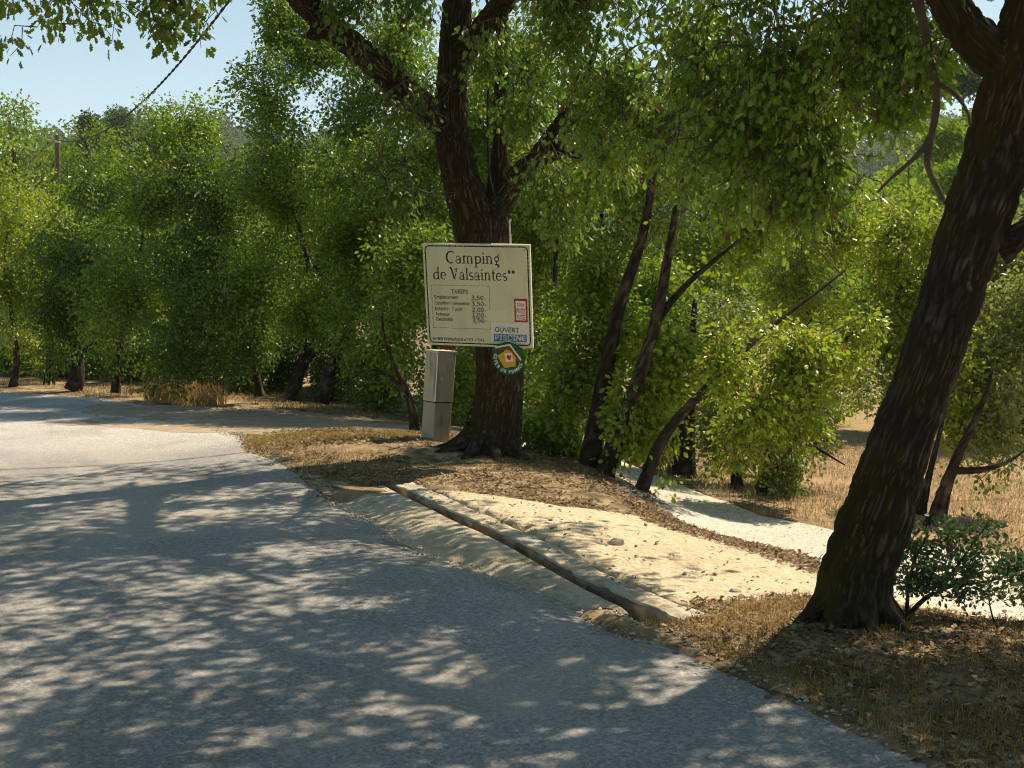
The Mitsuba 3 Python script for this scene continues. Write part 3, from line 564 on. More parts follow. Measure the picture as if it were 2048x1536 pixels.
thicket([[(92, 776, 22), (98, 700, 22), (92, 600, 22), (100, 480, 22)], [(108, 770, 22), (106, 690, 22), (120, 600, 22)]], [(90, 480, 23, 80, 120), (70, 640, 22.4, 90, 60)], 200, 'yellow', 'slim twin-stemmed tree left of the forked dark trunk', rad0=.06)
thicket([[(232, 785, 20), (240, 700, 20), (260, 600, 20), (290, 420, 20)]], [(300, 420, 20.2, 120, 130), (260, 600, 19.8, 120, 120), (330, 290, 21, 70, 70), (400, 260, 20.6, 60, 50), (380, 330, 20.2, 80, 80)], 560, 'mid', 'dense green tree with slender upright shoots on top, behind the straw-coloured grass', gap=.45)
thicket([[(520, 792, 19.3), (500, 700, 19.3), (470, 600, 19.3), (430, 420, 19.5)]], [(400, 570, 19.2, 130, 140), (430, 400, 19.7, 110, 110), (370, 690, 18.9, 110, 50), (500, 690, 19, 90, 60)], 560, 'deep', 'deep shaded tree between the tall grass and the forked stems', gap=.45)
thicket([[(585, 800, 18.9), (600, 740, 18.9), (625, 660, 18.9), (610, 500, 19), (590, 260, 19)], [(597, 760, 18.9), (640, 700, 18.8), (700, 690, 18.6)]], [(540, 230, 19, 110, 140), (640, 120, 19.3, 130, 90), (560, 400, 18.8, 130, 130), (500, 560, 18.7, 110, 110), (620, 640, 18.4, 90, 70), (560, 60, 19.3, 60, 50)], 850, 'mid', 'tallest pale green thicket tree rising into the sky left of the sign', rad0=.11, gap=.45)
thicket([[(640, 806, 18.3), (662, 740, 18.3), (692, 670, 18.2), (730, 560, 18.1), (750, 320, 18.2)], [(690, 680, 18.2), (760, 680, 18), (810, 660, 17.8)]], [(730, 280, 18.2, 120, 180), (700, 480, 17.8, 120, 130), (790, 130, 18.8, 100, 110), (720, 610, 17.6, 100, 70), (840, 330, 18, 90, 160)], 820, 'mid', 'thicket tree leaning right, left of the concrete cabinet', rad0=.10, gap=.45)
thicket([[(828, 862, 15.5), (812, 780, 15.6), (782, 715, 15.8), (770, 600, 16)], [(815, 790, 15.6), (740, 740, 15.8), (680, 790, 16)]], [(800, 560, 16.4, 90, 110), (790, 710, 16.6, 70, 50), (860, 500, 16.6, 70, 130)], 240, 'mid', 'thin crooked tree directly behind the concrete cabinet', rad0=.06, gap=.45)
thicket([[(945, 850, 16.8), (960, 740, 17), (940, 560, 17.4), (960, 300, 18)]], [(960, 240, 18.5, 120, 220), (1060, 120, 18.5, 110, 150), (940, 560, 17.6, 100, 170), (900, 760, 17, 90, 60)], 620, 'mid', 'green tree behind the trunk of the sign oak', rad0=.08, gap=.45)
thicket([[(1100, 880, 17), (1105, 760, 17.2), (1110, 560, 17.6), (1130, 260, 18)]], [(1110, 440, 17.8, 110, 170), (1100, 680, 17.2, 100, 120), (1190, 180, 18.4, 120, 160), (1090, 830, 16.6, 90, 50)], 560, 'mid', 'green tree filling the gap right of the sign board', rad0=.08, gap=.45)
# --- trees on the bank right of the sign
thicket([[(1180, 945, 12.3), (1188, 880, 12.3), (1212, 740, 12.4), (1240, 610, 12.5), (1285, 470, 12.6), (1310, 300, 12.8), (1330, 120, 13)]], [(1190, 560, 13, 90, 110), (1290, 330, 13.2, 140, 120), (1140, 760, 12.9, 80, 110), (1230, 680, 13, 80, 80)], 300, 'mid', 'left of the two slender dark stems leaning right beside the sign oak', brown=.05, size=.058, rad0=.115, rc=.17, kind='oval', K=34)
thicket([[(1205, 965, 12.0), (1228, 890, 12.0), (1272, 770, 12.0), (1312, 640, 12.1), (1338, 500, 12.2), (1356, 400, 12.3), (1380, 240, 12.6)], [(1290, 715, 12.05), (1345, 600, 12.2), (1430, 520, 12.4), (1520, 440, 12.6)]], [(1400, 520, 12.8, 120, 110), (1450, 320, 13.3, 130, 110), (1340, 740, 12.4, 100, 110), (1270, 860, 12.1, 70, 70), (1520, 420, 12.9, 90, 80)], 380, 'yellow', 'right of the two slender dark stems, forked halfway up', size=.058, rad0=.10, rc=.17, kind='oval', K=34)
thicket([[(1255, 1012, 11.5), (1285, 975, 11.5), (1305, 920, 11.55), (1345, 850, 11.6), (1405, 785, 11.8), (1500, 690, 12.1), (1568, 634, 12.3), (1690, 540, 12.6)]], [(1490, 790, 12.1, 130, 90), (1600, 560, 12.8, 130, 120), (1400, 840, 11.9, 100, 55), (1600, 720, 12.5, 110, 90), (1335, 925, 11.7, 40, 25), (1700, 640, 12.8, 80, 100), (1490, 850, 12.6, 100, 40), (1590, 820, 12.9, 70, 50), (1440, 740, 11.5, 60, 40), (1540, 650, 11.9, 50, 30)], 430, 'yellow', 'yellow-green tree leaning far to the right from the bank edge', size=.058, rad0=.078, rc=.16, kind='oval', K=34, brown=.07)
thicket([[(1365, 985, 14.4), (1370, 900, 14.4), (1378, 780, 14.4), (1390, 600, 14.6)]], [(1390, 720, 14.8, 110, 120), (1350, 880, 14.6, 60, 50), (1300, 600, 15, 100, 120)], 260, 'mid', 'thick dark trunk at the far edge of the gravel drive, left of the pair', size=.058, rad0=.17, rc=.18, K=34)
thicket([[(1477, 1000, 13.9), (1472, 950, 13.9), (1462, 880, 13.9), (1450, 740, 14.2)]], [(1460, 700, 14.3, 90, 110), (1440, 890, 14.1, 60, 40)], 170, 'grey', 'thin dark trunk of the left tree of the pair on the dry field', size=.055, rad0=.085, rc=.18, K=32)
thicket([[(1522, 1012, 13.5), (1532, 930, 13.5), (1545, 860, 13.5), (1560, 740, 13.8)], [(1540, 890, 13.5), (1590, 880, 13.5), (1640, 900, 13.4), (1690, 930, 13.3)]], [(1600, 830, 14.3, 120, 60), (1570, 955, 13.4, 60, 45), (1650, 760, 14.6, 120, 80)], 250, 'grey', 'thin dark trunk of the right tree of the pair, low leafy shoots at its foot', size=.055, rad0=.085, rc=.18, K=32)
thicket([[(1868, 1060, 11.9), (1884, 1000, 11.9), (1912, 920, 11.9), (1945, 850, 12), (1985, 730, 12.2)], [(1905, 940, 11.9), (1985, 935, 11.9), (2060, 890, 12)]], [(1985, 720, 12.8, 100, 120), (1990, 860, 12.6, 90, 50), (2080, 640, 13, 110, 140), (1930, 600, 13.4, 60, 90)], 300, 'grey', 'slanting pale-lit trunk on the dry field right of the leaning oak', size=.055, rad0=.09, rc=.18, K=32)
thicket([[(1842, 1030, 12.2), (1856, 960, 12.2), (1876, 880, 12.2), (1900, 760, 12.4)]], [(1905, 740, 12.9, 60, 110), (1920, 840, 12.7, 50, 50)], 110, 'yellow', 'thin stem tucked close behind the right edge of the leaning oak', size=.055, rad0=.05, rc=.18, K=32)
for u, v, Y, ru, rv, n_, tone, lab in ((120, 560, 25.5, 130, 160, 461, 'mid', 'tree in the second row behind the forked dark trunk'), (330, 520, 25, 130, 170, 503, 'mid', 'tree in the second row behind the straw-coloured grass clump'), (520, 520, 24.5, 130, 180, 503, 'mid', 'tree in the second row behind the deep shaded tree'), (690, 430, 23.5, 130, 220, 588, 'mid', 'tree in the second row left of the price board'), (860, 450, 23, 120, 230, 588, 'mid', 'tree in the second row behind the concrete cabinet'), (1040, 430, 22.5, 120, 230, 588, 'mid', 'tree in the second row behind the right edge of the price board')):
    thicket([[(u, 800, Y), (u + 5, v + 120, Y), (u - 5, v, Y), (u, v - rv * .7, Y)]], [(u, v, Y, ru, rv, 1.6), (u + 30, v + 120, Y, ru, rv * .7, 1.4), (u - 40, v + 60, Y, ru * .9, rv * .8, 1.4)], n_, tone, lab, size=.085, rad0=.09, rc=.36, K=32, gap=.40)
# --- low bushes under the thicket
for u, v, Y, ru, rv, lab in ((150, 735, 23.4, 80, 50, 'low bush behind the forked dark trunk'), (215, 742, 24.2, 60, 45, 'low bush in the gap right of the forked dark trunk'), (30, 730, 24.5, 90, 45, 'low bush at the left picture edge under the yellowish tree'), (270, 735, 22.6, 70, 45, 'low bush right of the forked dark trunk'), (380, 730, 21.2, 80, 55, 'low dark bush directly behind the straw-coloured grass clump'), (470, 735, 21, 70, 55, 'low dark bush right of the straw-coloured grass clump'),
                             (560, 735, 21.5, 70, 60, 'low bush between the shaded tree and the forked stems'), (660, 745, 20.6, 70, 60, 'low bush behind the pair of stems leaning right'), (755, 760, 19.4, 60, 60, 'sunlit low bush left of the concrete cabinet'), (905, 770, 18.6, 70, 70, 'low bush between the cabinet and the sign oak'), (1080, 800, 18.4, 90, 80, 'low bush behind the right side of the sign oak foot')):
    thicket([[(u, v + rv, Y), (u + 3, v + rv * .4, Y), (u - 4, v, Y), (u, v - rv * .5, Y)]], [(u, v, Y, ru * 1.15, rv * 1.1, .9)], 150, 'mid' if u > 700 else 'deep', lab, rad0=.025, key='bush', categ='bush', gap=.35)
thicket([[(1105, 935, 13.0), (1108, 915, 13.0), (1100, 890, 13.0), (1106, 860, 13.0)], [(1108, 915, 13.0), (1140, 895, 13.1), (1160, 880, 13.2)]], [(1100, 895, 13.05, 55, 42, .4), (1150, 900, 13.2, 50, 38, .35), (1080, 860, 13.3, 50, 40, .4)], 120, 'deep', 'low leafy bush on the bank between the sign oak and the two slender stems', size=.055, rad0=.02, key='bush', categ='bush', gap=.33, kind='oval', rc=.2)
# --- trees around the place, outside the picture
def around(x, y, h, r, lab, n=420, leaf=.20, rc=.42):
    global _ar
    i = 0; key = 'roadside_tree'
    while f'{key}__trunk' in scene: i += 1; key = f'roadside_tree_{i:03d}'
    tree(key, [([np.array([x, y, -.1]), np.array([x + .1, y, h * .4]), np.array([x, y + .1, h * .8])], [.2, .15, .04])], [(x, y, h * .66, r, r, h * .32), (x + .4, y + .3, h * .5, r, r, h * .24)], n, 26, leaf, 'diamond', 'mid', next(sd_), lab, 'tree', None, gap=.36, rc=rc, trunk_sides=8, trunk_step=.3, cull=True, gapscale=1.0, twig=.01, outer=.35)
for x, y, h, r, lab in ((-7.6, 0.5, 11, 3.6, 'tree across the road, left of the picture, nearest to the viewer'), (-8.2, 5.5, 11, 3.4, 'tree across the road, left of the picture, second from the viewer'), (-11, 10.0, 10, 3.2, 'tree across the road, left of the picture, third from the viewer'), (-15, 5, 11, 3.6, 'tree well back on the far side of the road, left of the picture'), (-13, -2, 11, 3.6, 'tree left of the picture, well behind the roadside trees'),
                        (-5, -6, 11, 3.6, 'tree behind the viewer on the left'), (1.5, -5.5, 11, 3.8, 'tree behind the viewer in the middle'), (7, -5, 10, 3.6, 'tree behind the viewer on the right'), (10.5, .5, 8, 3.0, 'tree right of the picture beside the entrance'), (14, 5, 7, 2.6, 'tree right of the picture, beyond the entrance')):
    around(x, y, h, r, lab, *((620, .10, .22) if r < 2 else ()))
# --- row behind the field
row = [(1000, 20.5, 'mid', 120, 'green tree in the back row behind the sign oak crown'), (1220, 21, 'bright', 60, 'bright tree in the back row left of the two slender stems top'), (1420, 22, 'bright', 40, 'bright tree in the back row above the pair of thin trunks'), (1620, 23, 'yellow', 60, 'yellow-green tree in the back row left of the leaning oak'),
       (1800, 21.5, 'yellow', 330, 'low yellow-green tree in the back row just left of the leaning oak trunk'), (2010, 20, 'grey', 430, 'grey-green tree in the back row right of the leaning oak trunk')]
for u, Y, tone, top, lab in row:
    mid = (top + 880) / 2
    thicket([[(u, 905, Y), (u + 8, 800, Y), (u - 6, 600, Y), (u + 5, (top + mid) / 2, Y)]], [(u, (top + mid) / 2, Y, 120, (mid - top) / 2 + 40, 1.4), (u - 30, mid + 90, Y - .4, 130, 150, 1.4), (u + 50, mid - 20, Y, 120, 150, 1.4), (u + 20, 830, Y - .6, 120, 60, 1.2)], 560, tone, lab, size=.08, rad0=.12, rc=.26, K=30, group=None, gap=.42, key='field_edge_tree')
# --- distant crowns
def far_tree(u, v, Y, ru, rv, n, tone, label, size, key='distant_tree', K=26, rc=.6, extra=(), **kw):
    c = P(u, v, Y); z0 = kw.pop('z0', -.5); s = Y / F
    i = 0; base = key
    while f'{key}__trunk' in scene: i += 1; key = f'{base}_{i:03d}'
    stem = ([np.array([c[0], Y, z0]), np.array([c[0] + .2, Y, (z0 + c[2]) / 2]), np.array([c[0], Y, c[2] + rv * s * .5])], [.22, .18, .06])
    tree(key, [stem], [px_blob(u, v, Y, ru, rv), *[px_blob(*e) for e in extra]], n, K, size, 'diamond', tone, next(sd_), label, 'tree', None, rc=rc, bark=.01, trunk_sides=8, trunk_step=.5, cull=False, gapscale=1.4, twig=.02, leaf_mat='m_leaf_far', **kw)
far_tree(20, 290, 56, 80, 100, 300, 'bright', 'rounded bright tree crown at the left picture edge below the sky', .16, extra=[(-60, 330, 56, 100, 120), (30, 220, 57, 40, 35)], gap=.4)
far_tree(170, 325, 52, 110, 105, 380, 'bright', 'broad bright green crown behind the wooden utility pole', .15, extra=[(110, 400, 51, 80, 80), (220, 400, 51, 90, 80)], gap=.38)
far_tree(290, 380, 38, 90, 90, 260, 'mid', 'smaller green crown right of the pole, below the pines', .13, gap=.38)
far_tree(50, 450, 30, 80, 100, 200, 'yellow', 'yellow-green crown in front of the wooden utility pole', .10, rc=.4, gap=.4)
far_tree(170, 430, 30, 80, 100, 220, 'mid', 'green crown below the wooden utility pole', .10, rc=.4, gap=.4)
for k, (u, v, ru, rv, lab) in enumerate(((182, 250, 22, 38, 'leftmost pine on the wooded ridge'), (238, 250, 30, 42, 'tallest round-topped pine on the wooded ridge'), (264, 275, 18, 34, 'small pine right of the tallest pine on the ridge'), (295, 285, 30, 32, 'rightmost pine sloping down the ridge'), (210, 285, 40, 30, 'low dark pine between the ridge pines'))):
    far_tree(u, v, 150 + 6 * k, ru, rv, 120, 'pine', lab, .42, key='pine_tree', K=22, rc=.9, gap=.36, z0=-2, extra=[(u, v + rv, 150 + 6 * k, ru * 1.2, rv * .7)])
for k, (u, v, ru, rv, lab) in enumerate(((1925, 160, 40, 50, 'dark pine crown at the top of the hillside left of the leaning oak'), (1960, 260, 60, 60, 'green crown halfway down the hillside seen beside the leaning oak'), (1890, 290, 60, 50, 'green hillside crown left of the leaning oak'), (1930, 370, 80, 60, 'lowest green hillside crown beside the leaning oak'))):
    far_tree(u, v, 95 - 9 * k, ru, rv, 170, 'pine' if k == 0 else 'bright', lab, .24, key='hillside_tree', K=26, rc=.7, gap=.36, z0=0)

hillmesh = {}
# hills behind everything
def hill(key, u0, u1, tops, Y, depth, seed):
    us = np.linspace(u0, u1, 160); tv = np.interp(us, [t[0] for t in tops], [t[1] for t in tops])
    rows = []
    for k in np.linspace(0, 1, 40):
        yy_ = Y + depth * (k * 2 - 1); w = max(0, math.sin(math.pi * k)) ** .8
        pz = np.array([P(u, v, Y)[2] for u, v in zip(us, tv)]); px_ = np.array([P(u, 500, Y)[0] for u in us])
        q = np.stack([px_, np.full_like(px_, yy_), px_ * 0], -1)
        rows.append(np.stack([px_, np.full_like(px_, yy_), -3 + (pz + 3) * w + Y * .014 * (meshkit.fbm(q / (Y * .03), 3, seed) - .5) * (w > .02)], -1))
    v = np.concatenate(rows); i, j = np.meshgrid(np.arange(39), np.arange(159), indexing='ij')
    q = np.stack([i * 160 + j, i * 160 + j + 1, (i + 1) * 160 + j + 1, (i + 1) * 160 + j], -1).reshape(-1, 4); hillmesh[key] = (v, q)
    put(key, (v, q), 'm_hill', True); tag(key, 'wooded blue-green hill on the horizon', kind='structure')
hill('hill', -2200, 4200, [(-2200, 480), (-300, 430), (100, 380), (220, 330), (280, 285), (340, 270), (450, 280), (800, 330), (1200, 330), (1700, 300), (1960, 260), (2400, 220), (4200, 380)], 620, 260, 4)
hill('hill_001', -1500, 900, [(-1500, 520), (-200, 480), (120, 400), (190, 350), (260, 340), (320, 390), (420, 460), (900, 570)], 185, 50, 6)
hill('hill_002', 1300, 4000, [(1300, 570), (1600, 520), (1800, 400), (1930, 330), (2100, 240), (2600, 200), (4000, 350)], 135, 45, 7)

def wood_cover(key, hk, n, size, tone, seed, label, u0, u1):
    v, f = hillmesh[hk]; rng = np.random.default_rng(seed); f3 = np.vstack([f[:, [0, 1, 2]], f[:, [0, 2, 3]]])
    c = v[f3].mean(1); uu = CX + F * c[:, 0] / c[:, 1]; f3 = f3[(uu > u0) & (uu < u1) & (c[:, 1] < np.median(v[:, 1]) * 1.15)]
    ar = np.linalg.norm(np.cross(v[f3[:, 1]] - v[f3[:, 0]], v[f3[:, 2]] - v[f3[:, 0]]), axis=1); k = rng.choice(len(f3), n // 90, p=ar / ar.sum())
    w = rng.dirichlet([1, 1, 1], len(k)); cc = (v[f3[k]] * w[..., None]).sum(1); R = size * (3.2 + 3.4 * rng.random(len(k)))
    ci = np.repeat(np.arange(len(k)), 90); d = unit(rng, len(ci)); d[:, 2] = np.abs(d[:, 2]) * 1.15
    pos = cc[ci] + d * R[ci][:, None] * (.55 + .45 * rng.random((len(ci), 1)) ** .4); nr = d + .7 * unit(rng, len(ci))
    vv, ff, cv = leaves_mesh(pos, unit(rng, len(ci)), nr, size * (.7 + .7 * rng.random(len(ci))), 'diamond', .9, leaf_color(rng, len(ci), tone, .0, rng.random(len(k))[ci]))
    put(key, (vv, ff), 'm_leaf_far', False, color=cv); tag(key, label, 'wood', kind='stuff')
wood_cover('far_wood', 'hill', 60000, 1.7, 'pine', 301, 'far pine wood covering the horizon hill', -100, 2300)
wood_cover('far_wood_001', 'hill_001', 36000, .75, 'pine', 302, 'dark pine wood on the ridge at the upper left', -100, 700)
wood_cover('far_wood_002', 'hill_002', 60000, .62, 'mid', 303, 'green wood on the hillside behind the leaning oak', 1350, 2300)
# ---------------------------------------------------------------- shrub beside the leaning oak
rng = np.random.default_rng(77)
shrub_st = [px_stem([(1790, 1275, 6.1), (1822, 1225, 6.1), (1880, 1180, 6.15), (1960, 1165, 6.2), (2040, 1130, 6.25)], rad=[.016, .013, .010, .007, .004]),
            px_stem([(1800, 1275, 6.1), (1815, 1200, 6.15), (1830, 1120, 6.2), (1850, 1085, 6.2)], rad=[.014, .010, .008, .004]),
            px_stem([(1880, 1180, 6.15), (1930, 1110, 6.2), (1980, 1040, 6.2)], rad=[.009, .006, .003]),
            px_stem([(2012, 1310, 6.0), (1990, 1250, 6.05), (1978, 1200, 6.1), (1985, 1160, 6.2)], rad=[.006, .005, .004, .003])]
tree('shrub', shrub_st, [px_blob(1850, 1170, 6.15, 70, 90, .25), px_blob(1940, 1140, 6.2, 90, 55, .25), px_blob(2030, 1130, 6.25, 60, 70, .2), px_blob(1980, 1065, 6.2, 45, 45, .12), px_blob(1820, 1090, 6.2, 40, 50, .15), px_blob(1900, 1080, 6.2, 60, 40, .15), px_blob(1870, 1235, 6.1, 60, 30, .2), px_blob(1830, 1100, 6.2, 45, 35, .2), px_blob(2080, 1180, 6.2, 70, 60, .2), px_blob(1810, 1180, 6.1, 40, 70, .2), px_blob(1920, 1200, 6.1, 90, 50, .2), px_blob(2000, 1230, 6.1, 60, 40, .2)], 640, 9, .028, 'oval', 'pine', 78,
     'sparse small-leaved shrub growing at the foot of the leaning oak', 'shrub', rc=.06, ratio=.55, bark=.001, trunk_sides=7, trunk_step=.04, cull=False, twig=.0022, droop=.1, gap=.36, gapscale=.16, outer=.1, wood='m_bark', flare=0)

# ---------------------------------------------------------------- camping sign
TL, TR_, BL = P(845, 487, 11.50), P(1060, 490, 11.22), P(858, 688, 11.70)
ex = TR_ - TL; W = np.linalg.norm(ex); ex /= W
ey = TL - BL; ey -= (ey @ ex) * ex; H = np.linalg.norm(ey); ey /= H; ez = np.cross(ex, ey)     # ez looks at the road
if ez[1] > 0: ez = -ez
M4 = np.eye(4); M4[:3, 0], M4[:3, 1], M4[:3, 2], M4[:3, 3] = ex, ey, ez, TL - ey * H
def sput(key, mesh, m, smooth=False):
    mesh = mesh.copy(); mesh.apply_transform(M4); return put(key, mesh, m, smooth)
def ext(shape, z0, z1):
    gs = [g for g in getattr(shape, 'geoms', [shape]) if g.area > 1e-9]
    out = cat([trimesh.creation.extrude_polygon(g, z1 - z0, engine='earcut') for g in gs]); out.apply_translation([0, 0, z0]); return out
panel = sbox(0, 0, W, H).buffer(-.012).buffer(.012)
sput('camping_sign__panel', ext(sbox(.006, .006, W - .006, H - .006), -.018, 0), 'm_sign')
rim = cat([ext(sbox(0, -.004, .008, H + .004), -.026, .004), ext(sbox(W - .010, -.004, W, H + .004), -.026, .004), ext(sbox(.008, H - .007, W - .010, H + .004), -.026, .004), ext(sbox(.008, -.004, W - .010, .006), -.026, .004)])
sput('camping_sign__frame', rim, 'm_signedge')
rr_ = lambda x0, y0, x1, y1, r: sbox(x0 + r, y0 + r, x1 - r, y1 - r).buffer(r, quad_segs=8)
bo = rr_(.017, .014, W - .019, H - .014, .045); sput('camping_sign__border_line', ext(bo.difference(bo.buffer(-.0115)), -.001, .0012), 'm_green')
def st(s, t): return np.array([s * W, (1 - t) * H])
# serif lettering made of strokes: (points, width) in units of the x-height
def arc(cx, cy, rx, ry, a0, a1, n=18): t = np.radians(np.linspace(a0, a1, n)); return list(zip(cx + rx * np.cos(t), cy + ry * np.sin(t)))
def ser(x, y, w=.34): return ([(x - w / 2, y), (x + w / 2, y)], .09)
TH, TN = .21, .11
GL = {'C': (1.35, [(arc(.72, .78, .60, .74, 60, 300), .17), (arc(.72, .78, .60, .74, 130, 230), .25), ([(1.10, 1.56), (1.10, 1.16)], .10)]),
      'a': (.98, [(arc(.40, .28, .29, .25, 0, 360), .13), ([(.72, .08), (.72, .66)], TH), (arc(.44, .66, .28, .30, 0, 165), .12), ([(.70, .05), (.90, .05)], .1)]),
      'm': (1.72, [([(.26, .04), (.26, .96)], TH), ([(.82, .04), (.82, .66)], TH), ([(1.38, .04), (1.38, .66)], TH), (arc(.54, .66, .28, .30, 0, 150), .13), (arc(1.10, .66, .28, .30, 0, 150), .13), ser(.26, .045, .42), ser(.82, .045, .42), ser(1.38, .045, .42), ([(.08, .92), (.26, .95)], .1)]),
      'n': (1.16, [([(.26, .04), (.26, .96)], TH), ([(.84, .04), (.84, .66)], TH), (arc(.55, .66, .29, .30, 0, 150), .13), ser(.26, .045, .42), ser(.84, .045, .42), ([(.08, .92), (.26, .95)], .1)]),
      'p': (1.10, [([(.26, -.46), (.26, .96)], TH), (arc(.58, .50, .34, .44, -170, 170), .14), (arc(.60, .50, .34, .44, -50, 50), .2), ser(.26, -.45, .46), ([(.08, .92), (.26, .95)], .1)]),
      'i': (.52, [([(.26, .04), (.26, .94)], TH), ser(.26, .045, .42), ([(.08, .92), (.26, .94)], .1), (arc(.26, 1.30, .05, .05, 0, 360), .14)]),
      'g': (1.0, [(arc(.46, .62, .28, .30, 0, 360), .15), (arc(.50, .06, .10, .22, 90, 250), .12), (arc(.44, -.22, .34, .17, 150, -60), .13), ([(.62, .88), (.74, 1.22), (.90, 1.30)], .12), ([(.50, -.12), (.72, -.30), (.52, -.55)], .12)]),
      'd': (1.12, [([(.80, .04), (.80, 1.52)], TH), (arc(.46, .48, .34, .44, 20, 340), .14), (arc(.46, .48, .34, .44, 130, 230), .21), ([(.62, 1.50), (.80, 1.52)], .1), ([(.80, .05), (1.0, .05)], .1)]),
      'e': (.98, [(arc(.48, .49, .37, .44, 5, 320), .14), (arc(.48, .49, .37, .44, 120, 240), .21), ([(.14, .54), (.84, .54)], .1)]),
      'V': (1.42, [([(.06, 1.60), (.30, 1.40), (.72, .04)], .24), ([(.72, .04), (1.12, 1.40)], .13), ([(1.12, 1.40), (.80, 1.30), (.72, 1.46)], .1), ser(1.14, 1.42, .3)]),
      'l': (.52, [([(.26, .04), (.26, 1.52)], TH), ser(.26, .045, .42), ([(.08, 1.50), (.26, 1.52)], .1)]),
      's': (.82, [(arc(.40, .70, .26, .23, 40, 250), .15), (arc(.40, .27, .28, .24, 80, -150), .15), ([(.30, .52), (.52, .44)], .2)]),
      't': (.66, [([(.28, .16), (.28, 1.32)], TH), (arc(.46, .18, .18, .14, 180, 330), .12), ([(.06, .93), (.60, .93)], .11)]), ' ': (.5, [])}
def serif(text, x0, x1, y, xh):
    adv = sum(GL[c][0] for c in text); k = (x1 - x0) / adv; out = []; x = 0
    for ch in text:
        for pts, w in GL[ch][1]: out.append(LineString([((px_ + x), py_) for px_, py_ in pts]).buffer(w / 2, cap_style='flat', join_style='round', quad_segs=3))
        x += GL[ch][0]
    return affinity.affine_transform(unary_union(out), [k, 0, 0, xh, x0, y])
def line(text, s0, s1, t, height, m, key, bold=False, z=.0012):
    me = meshkit.text_mesh(text, height, .0016, bold); b = me.bounds
    me.apply_translation([-b[0][0], 0, 0]); me.apply_scale([(s1 - s0) * W / (b[1][0] - b[0][0]), 1, 1]); p = st(s0, t); me.apply_translation([p[0], p[1], z - .0012]); sput(key, me, m)
t1 = serif('Camping', .215 * W, .725 * W, st(0, .188)[1], .073)
t2 = serif('de Valsaintes', .085 * W, .785 * W, st(0, .348)[1], .073)
sput('camping_sign__title', ext(t1, -.001, .0014), 'm_title'); labels['camping_sign__title'] = {'label': 'dark serif lettering reading Camping'}
sput('camping_sign__title', ext(t2, -.001, .0014), 'm_title'); labels['camping_sign__title_001'] = {'label': 'dark serif lettering reading de Valsaintes'}
stars = []
for s in (.800, .838):
    c = st(s, .262); stars.append(unary_union([LineString([c - np.array([math.cos(a), math.sin(a)]) * .013, c + np.array([math.cos(a), math.sin(a)]) * .013]).buffer(.0045) for a in (0, 1.05, 2.09)]))
sput('camping_sign__stars', ext(unary_union(stars), -.001, .0014), 'm_title')
tb = sbox(*st(.060, .832), *st(.612, .402)); sput('camping_sign__tariff_frame', ext(tb.difference(tb.buffer(-.0048, join_style='mitre')), -.001, .0011), 'm_lime')
line('TARIFS', .250, .412, .484, .038, 'm_title', 'camping_sign__tariff_heading', True)
for i, (w_, e, pr_, t) in enumerate((('Emplacement', .315, '3,50', .538), ('Location / personne', .42, '3,50', .597), ('Enfant (- 7 ans)', .345, '2,00', .655), ('Animaux', .225, '1,00', .708), ('Electricité', .25, '3,50', .760))):
    line(w_, .088, e, t, .031, 'm_green', 'camping_sign__tariff_line', True)
    line(pr_, .440, .552, t + .006, .041, 'm_price', 'camping_sign__price', True)
    line('€', .562, .578, t + .006, .022, 'm_lime', 'camping_sign__euro_mark')
line('Arrêté Préfectoral n° 92 - 541', .048, .545, .955, .028, 'm_title', 'camping_sign__decree_line', True)
sput('camping_sign__tape', ext(sbox(*st(.590, .745), *st(.765, .640)), -.001, .0024), 'm_tape')
sput('camping_sign__sticker', ext(sbox(*st(.838, .748), *st(.957, .520)), -.001, .003), 'm_red'); labels['camping_sign__sticker'] = {'label': 'red and white guide sticker'}
sput('camping_sign__sticker__field', ext(sbox(*st(.852, .730), *st(.943, .540)), .001, .0042), 'm_white')
for wd, s0, s1, t, h in (('2006', .866, .930, .592, .028), ('PETIT', .857, .938, .660, .042), ('FUTÉ', .860, .936, .722, .042)):
    line(wd, s0, s1, t, h, 'm_red', 'camping_sign__sticker__word', True, .0054)
line('GUIDE', .866, .930, .556, .010, 'm_red', 'camping_sign__sticker__word', False, .0054) if False else None
sput('camping_sign__pool_plate', ext(sbox(*st(.612, .955), *st(.968, .752)), .0005, .006), 'm_white'); labels['camping_sign__pool_plate'] = {'label': 'white plate with green and blue wording'}
line('OUVERT', .652, .878, .852, .045, 'm_darkgreen', 'camping_sign__pool_plate__word', True, .0074)
sput('camping_sign__pool_plate__band', ext(sbox(*st(.637, .944), *st(.945, .872)), .004, .0072), 'm_blue')
line('PISCINE', .650, .935, .932, .048, 'm_white', 'camping_sign__pool_plate__word', True, .0088)
for s, t in ((.80, .765), (.79, .962)):
    bolt = trimesh.creation.cylinder(.006, .006, sections=10); bolt.apply_translation([*st(s, t), .006]); sput('camping_sign__bolt', bolt, 'm_metal')
# brown battens on the back of the board, one showing below it
for s0, s1 in ((.10, .245), (.60, .72)):
    sput('camping_sign__batten', ext(sbox(*st(s0, 1.055 if s0 < .5 else .97), *st(s1, .06)), -.062, -.0265), 'm_postwood')
sput('camping_sign__beam', ext(sbox(*st(.08, .50), *st(.95, .40)), -.13, -.0625), 'm_postwood')
labels['camping_sign__batten'] = {'label': 'red-brown batten showing below the board'}
tag('camping_sign', 'cream camping price board tilted against the oak trunk', 'sign')

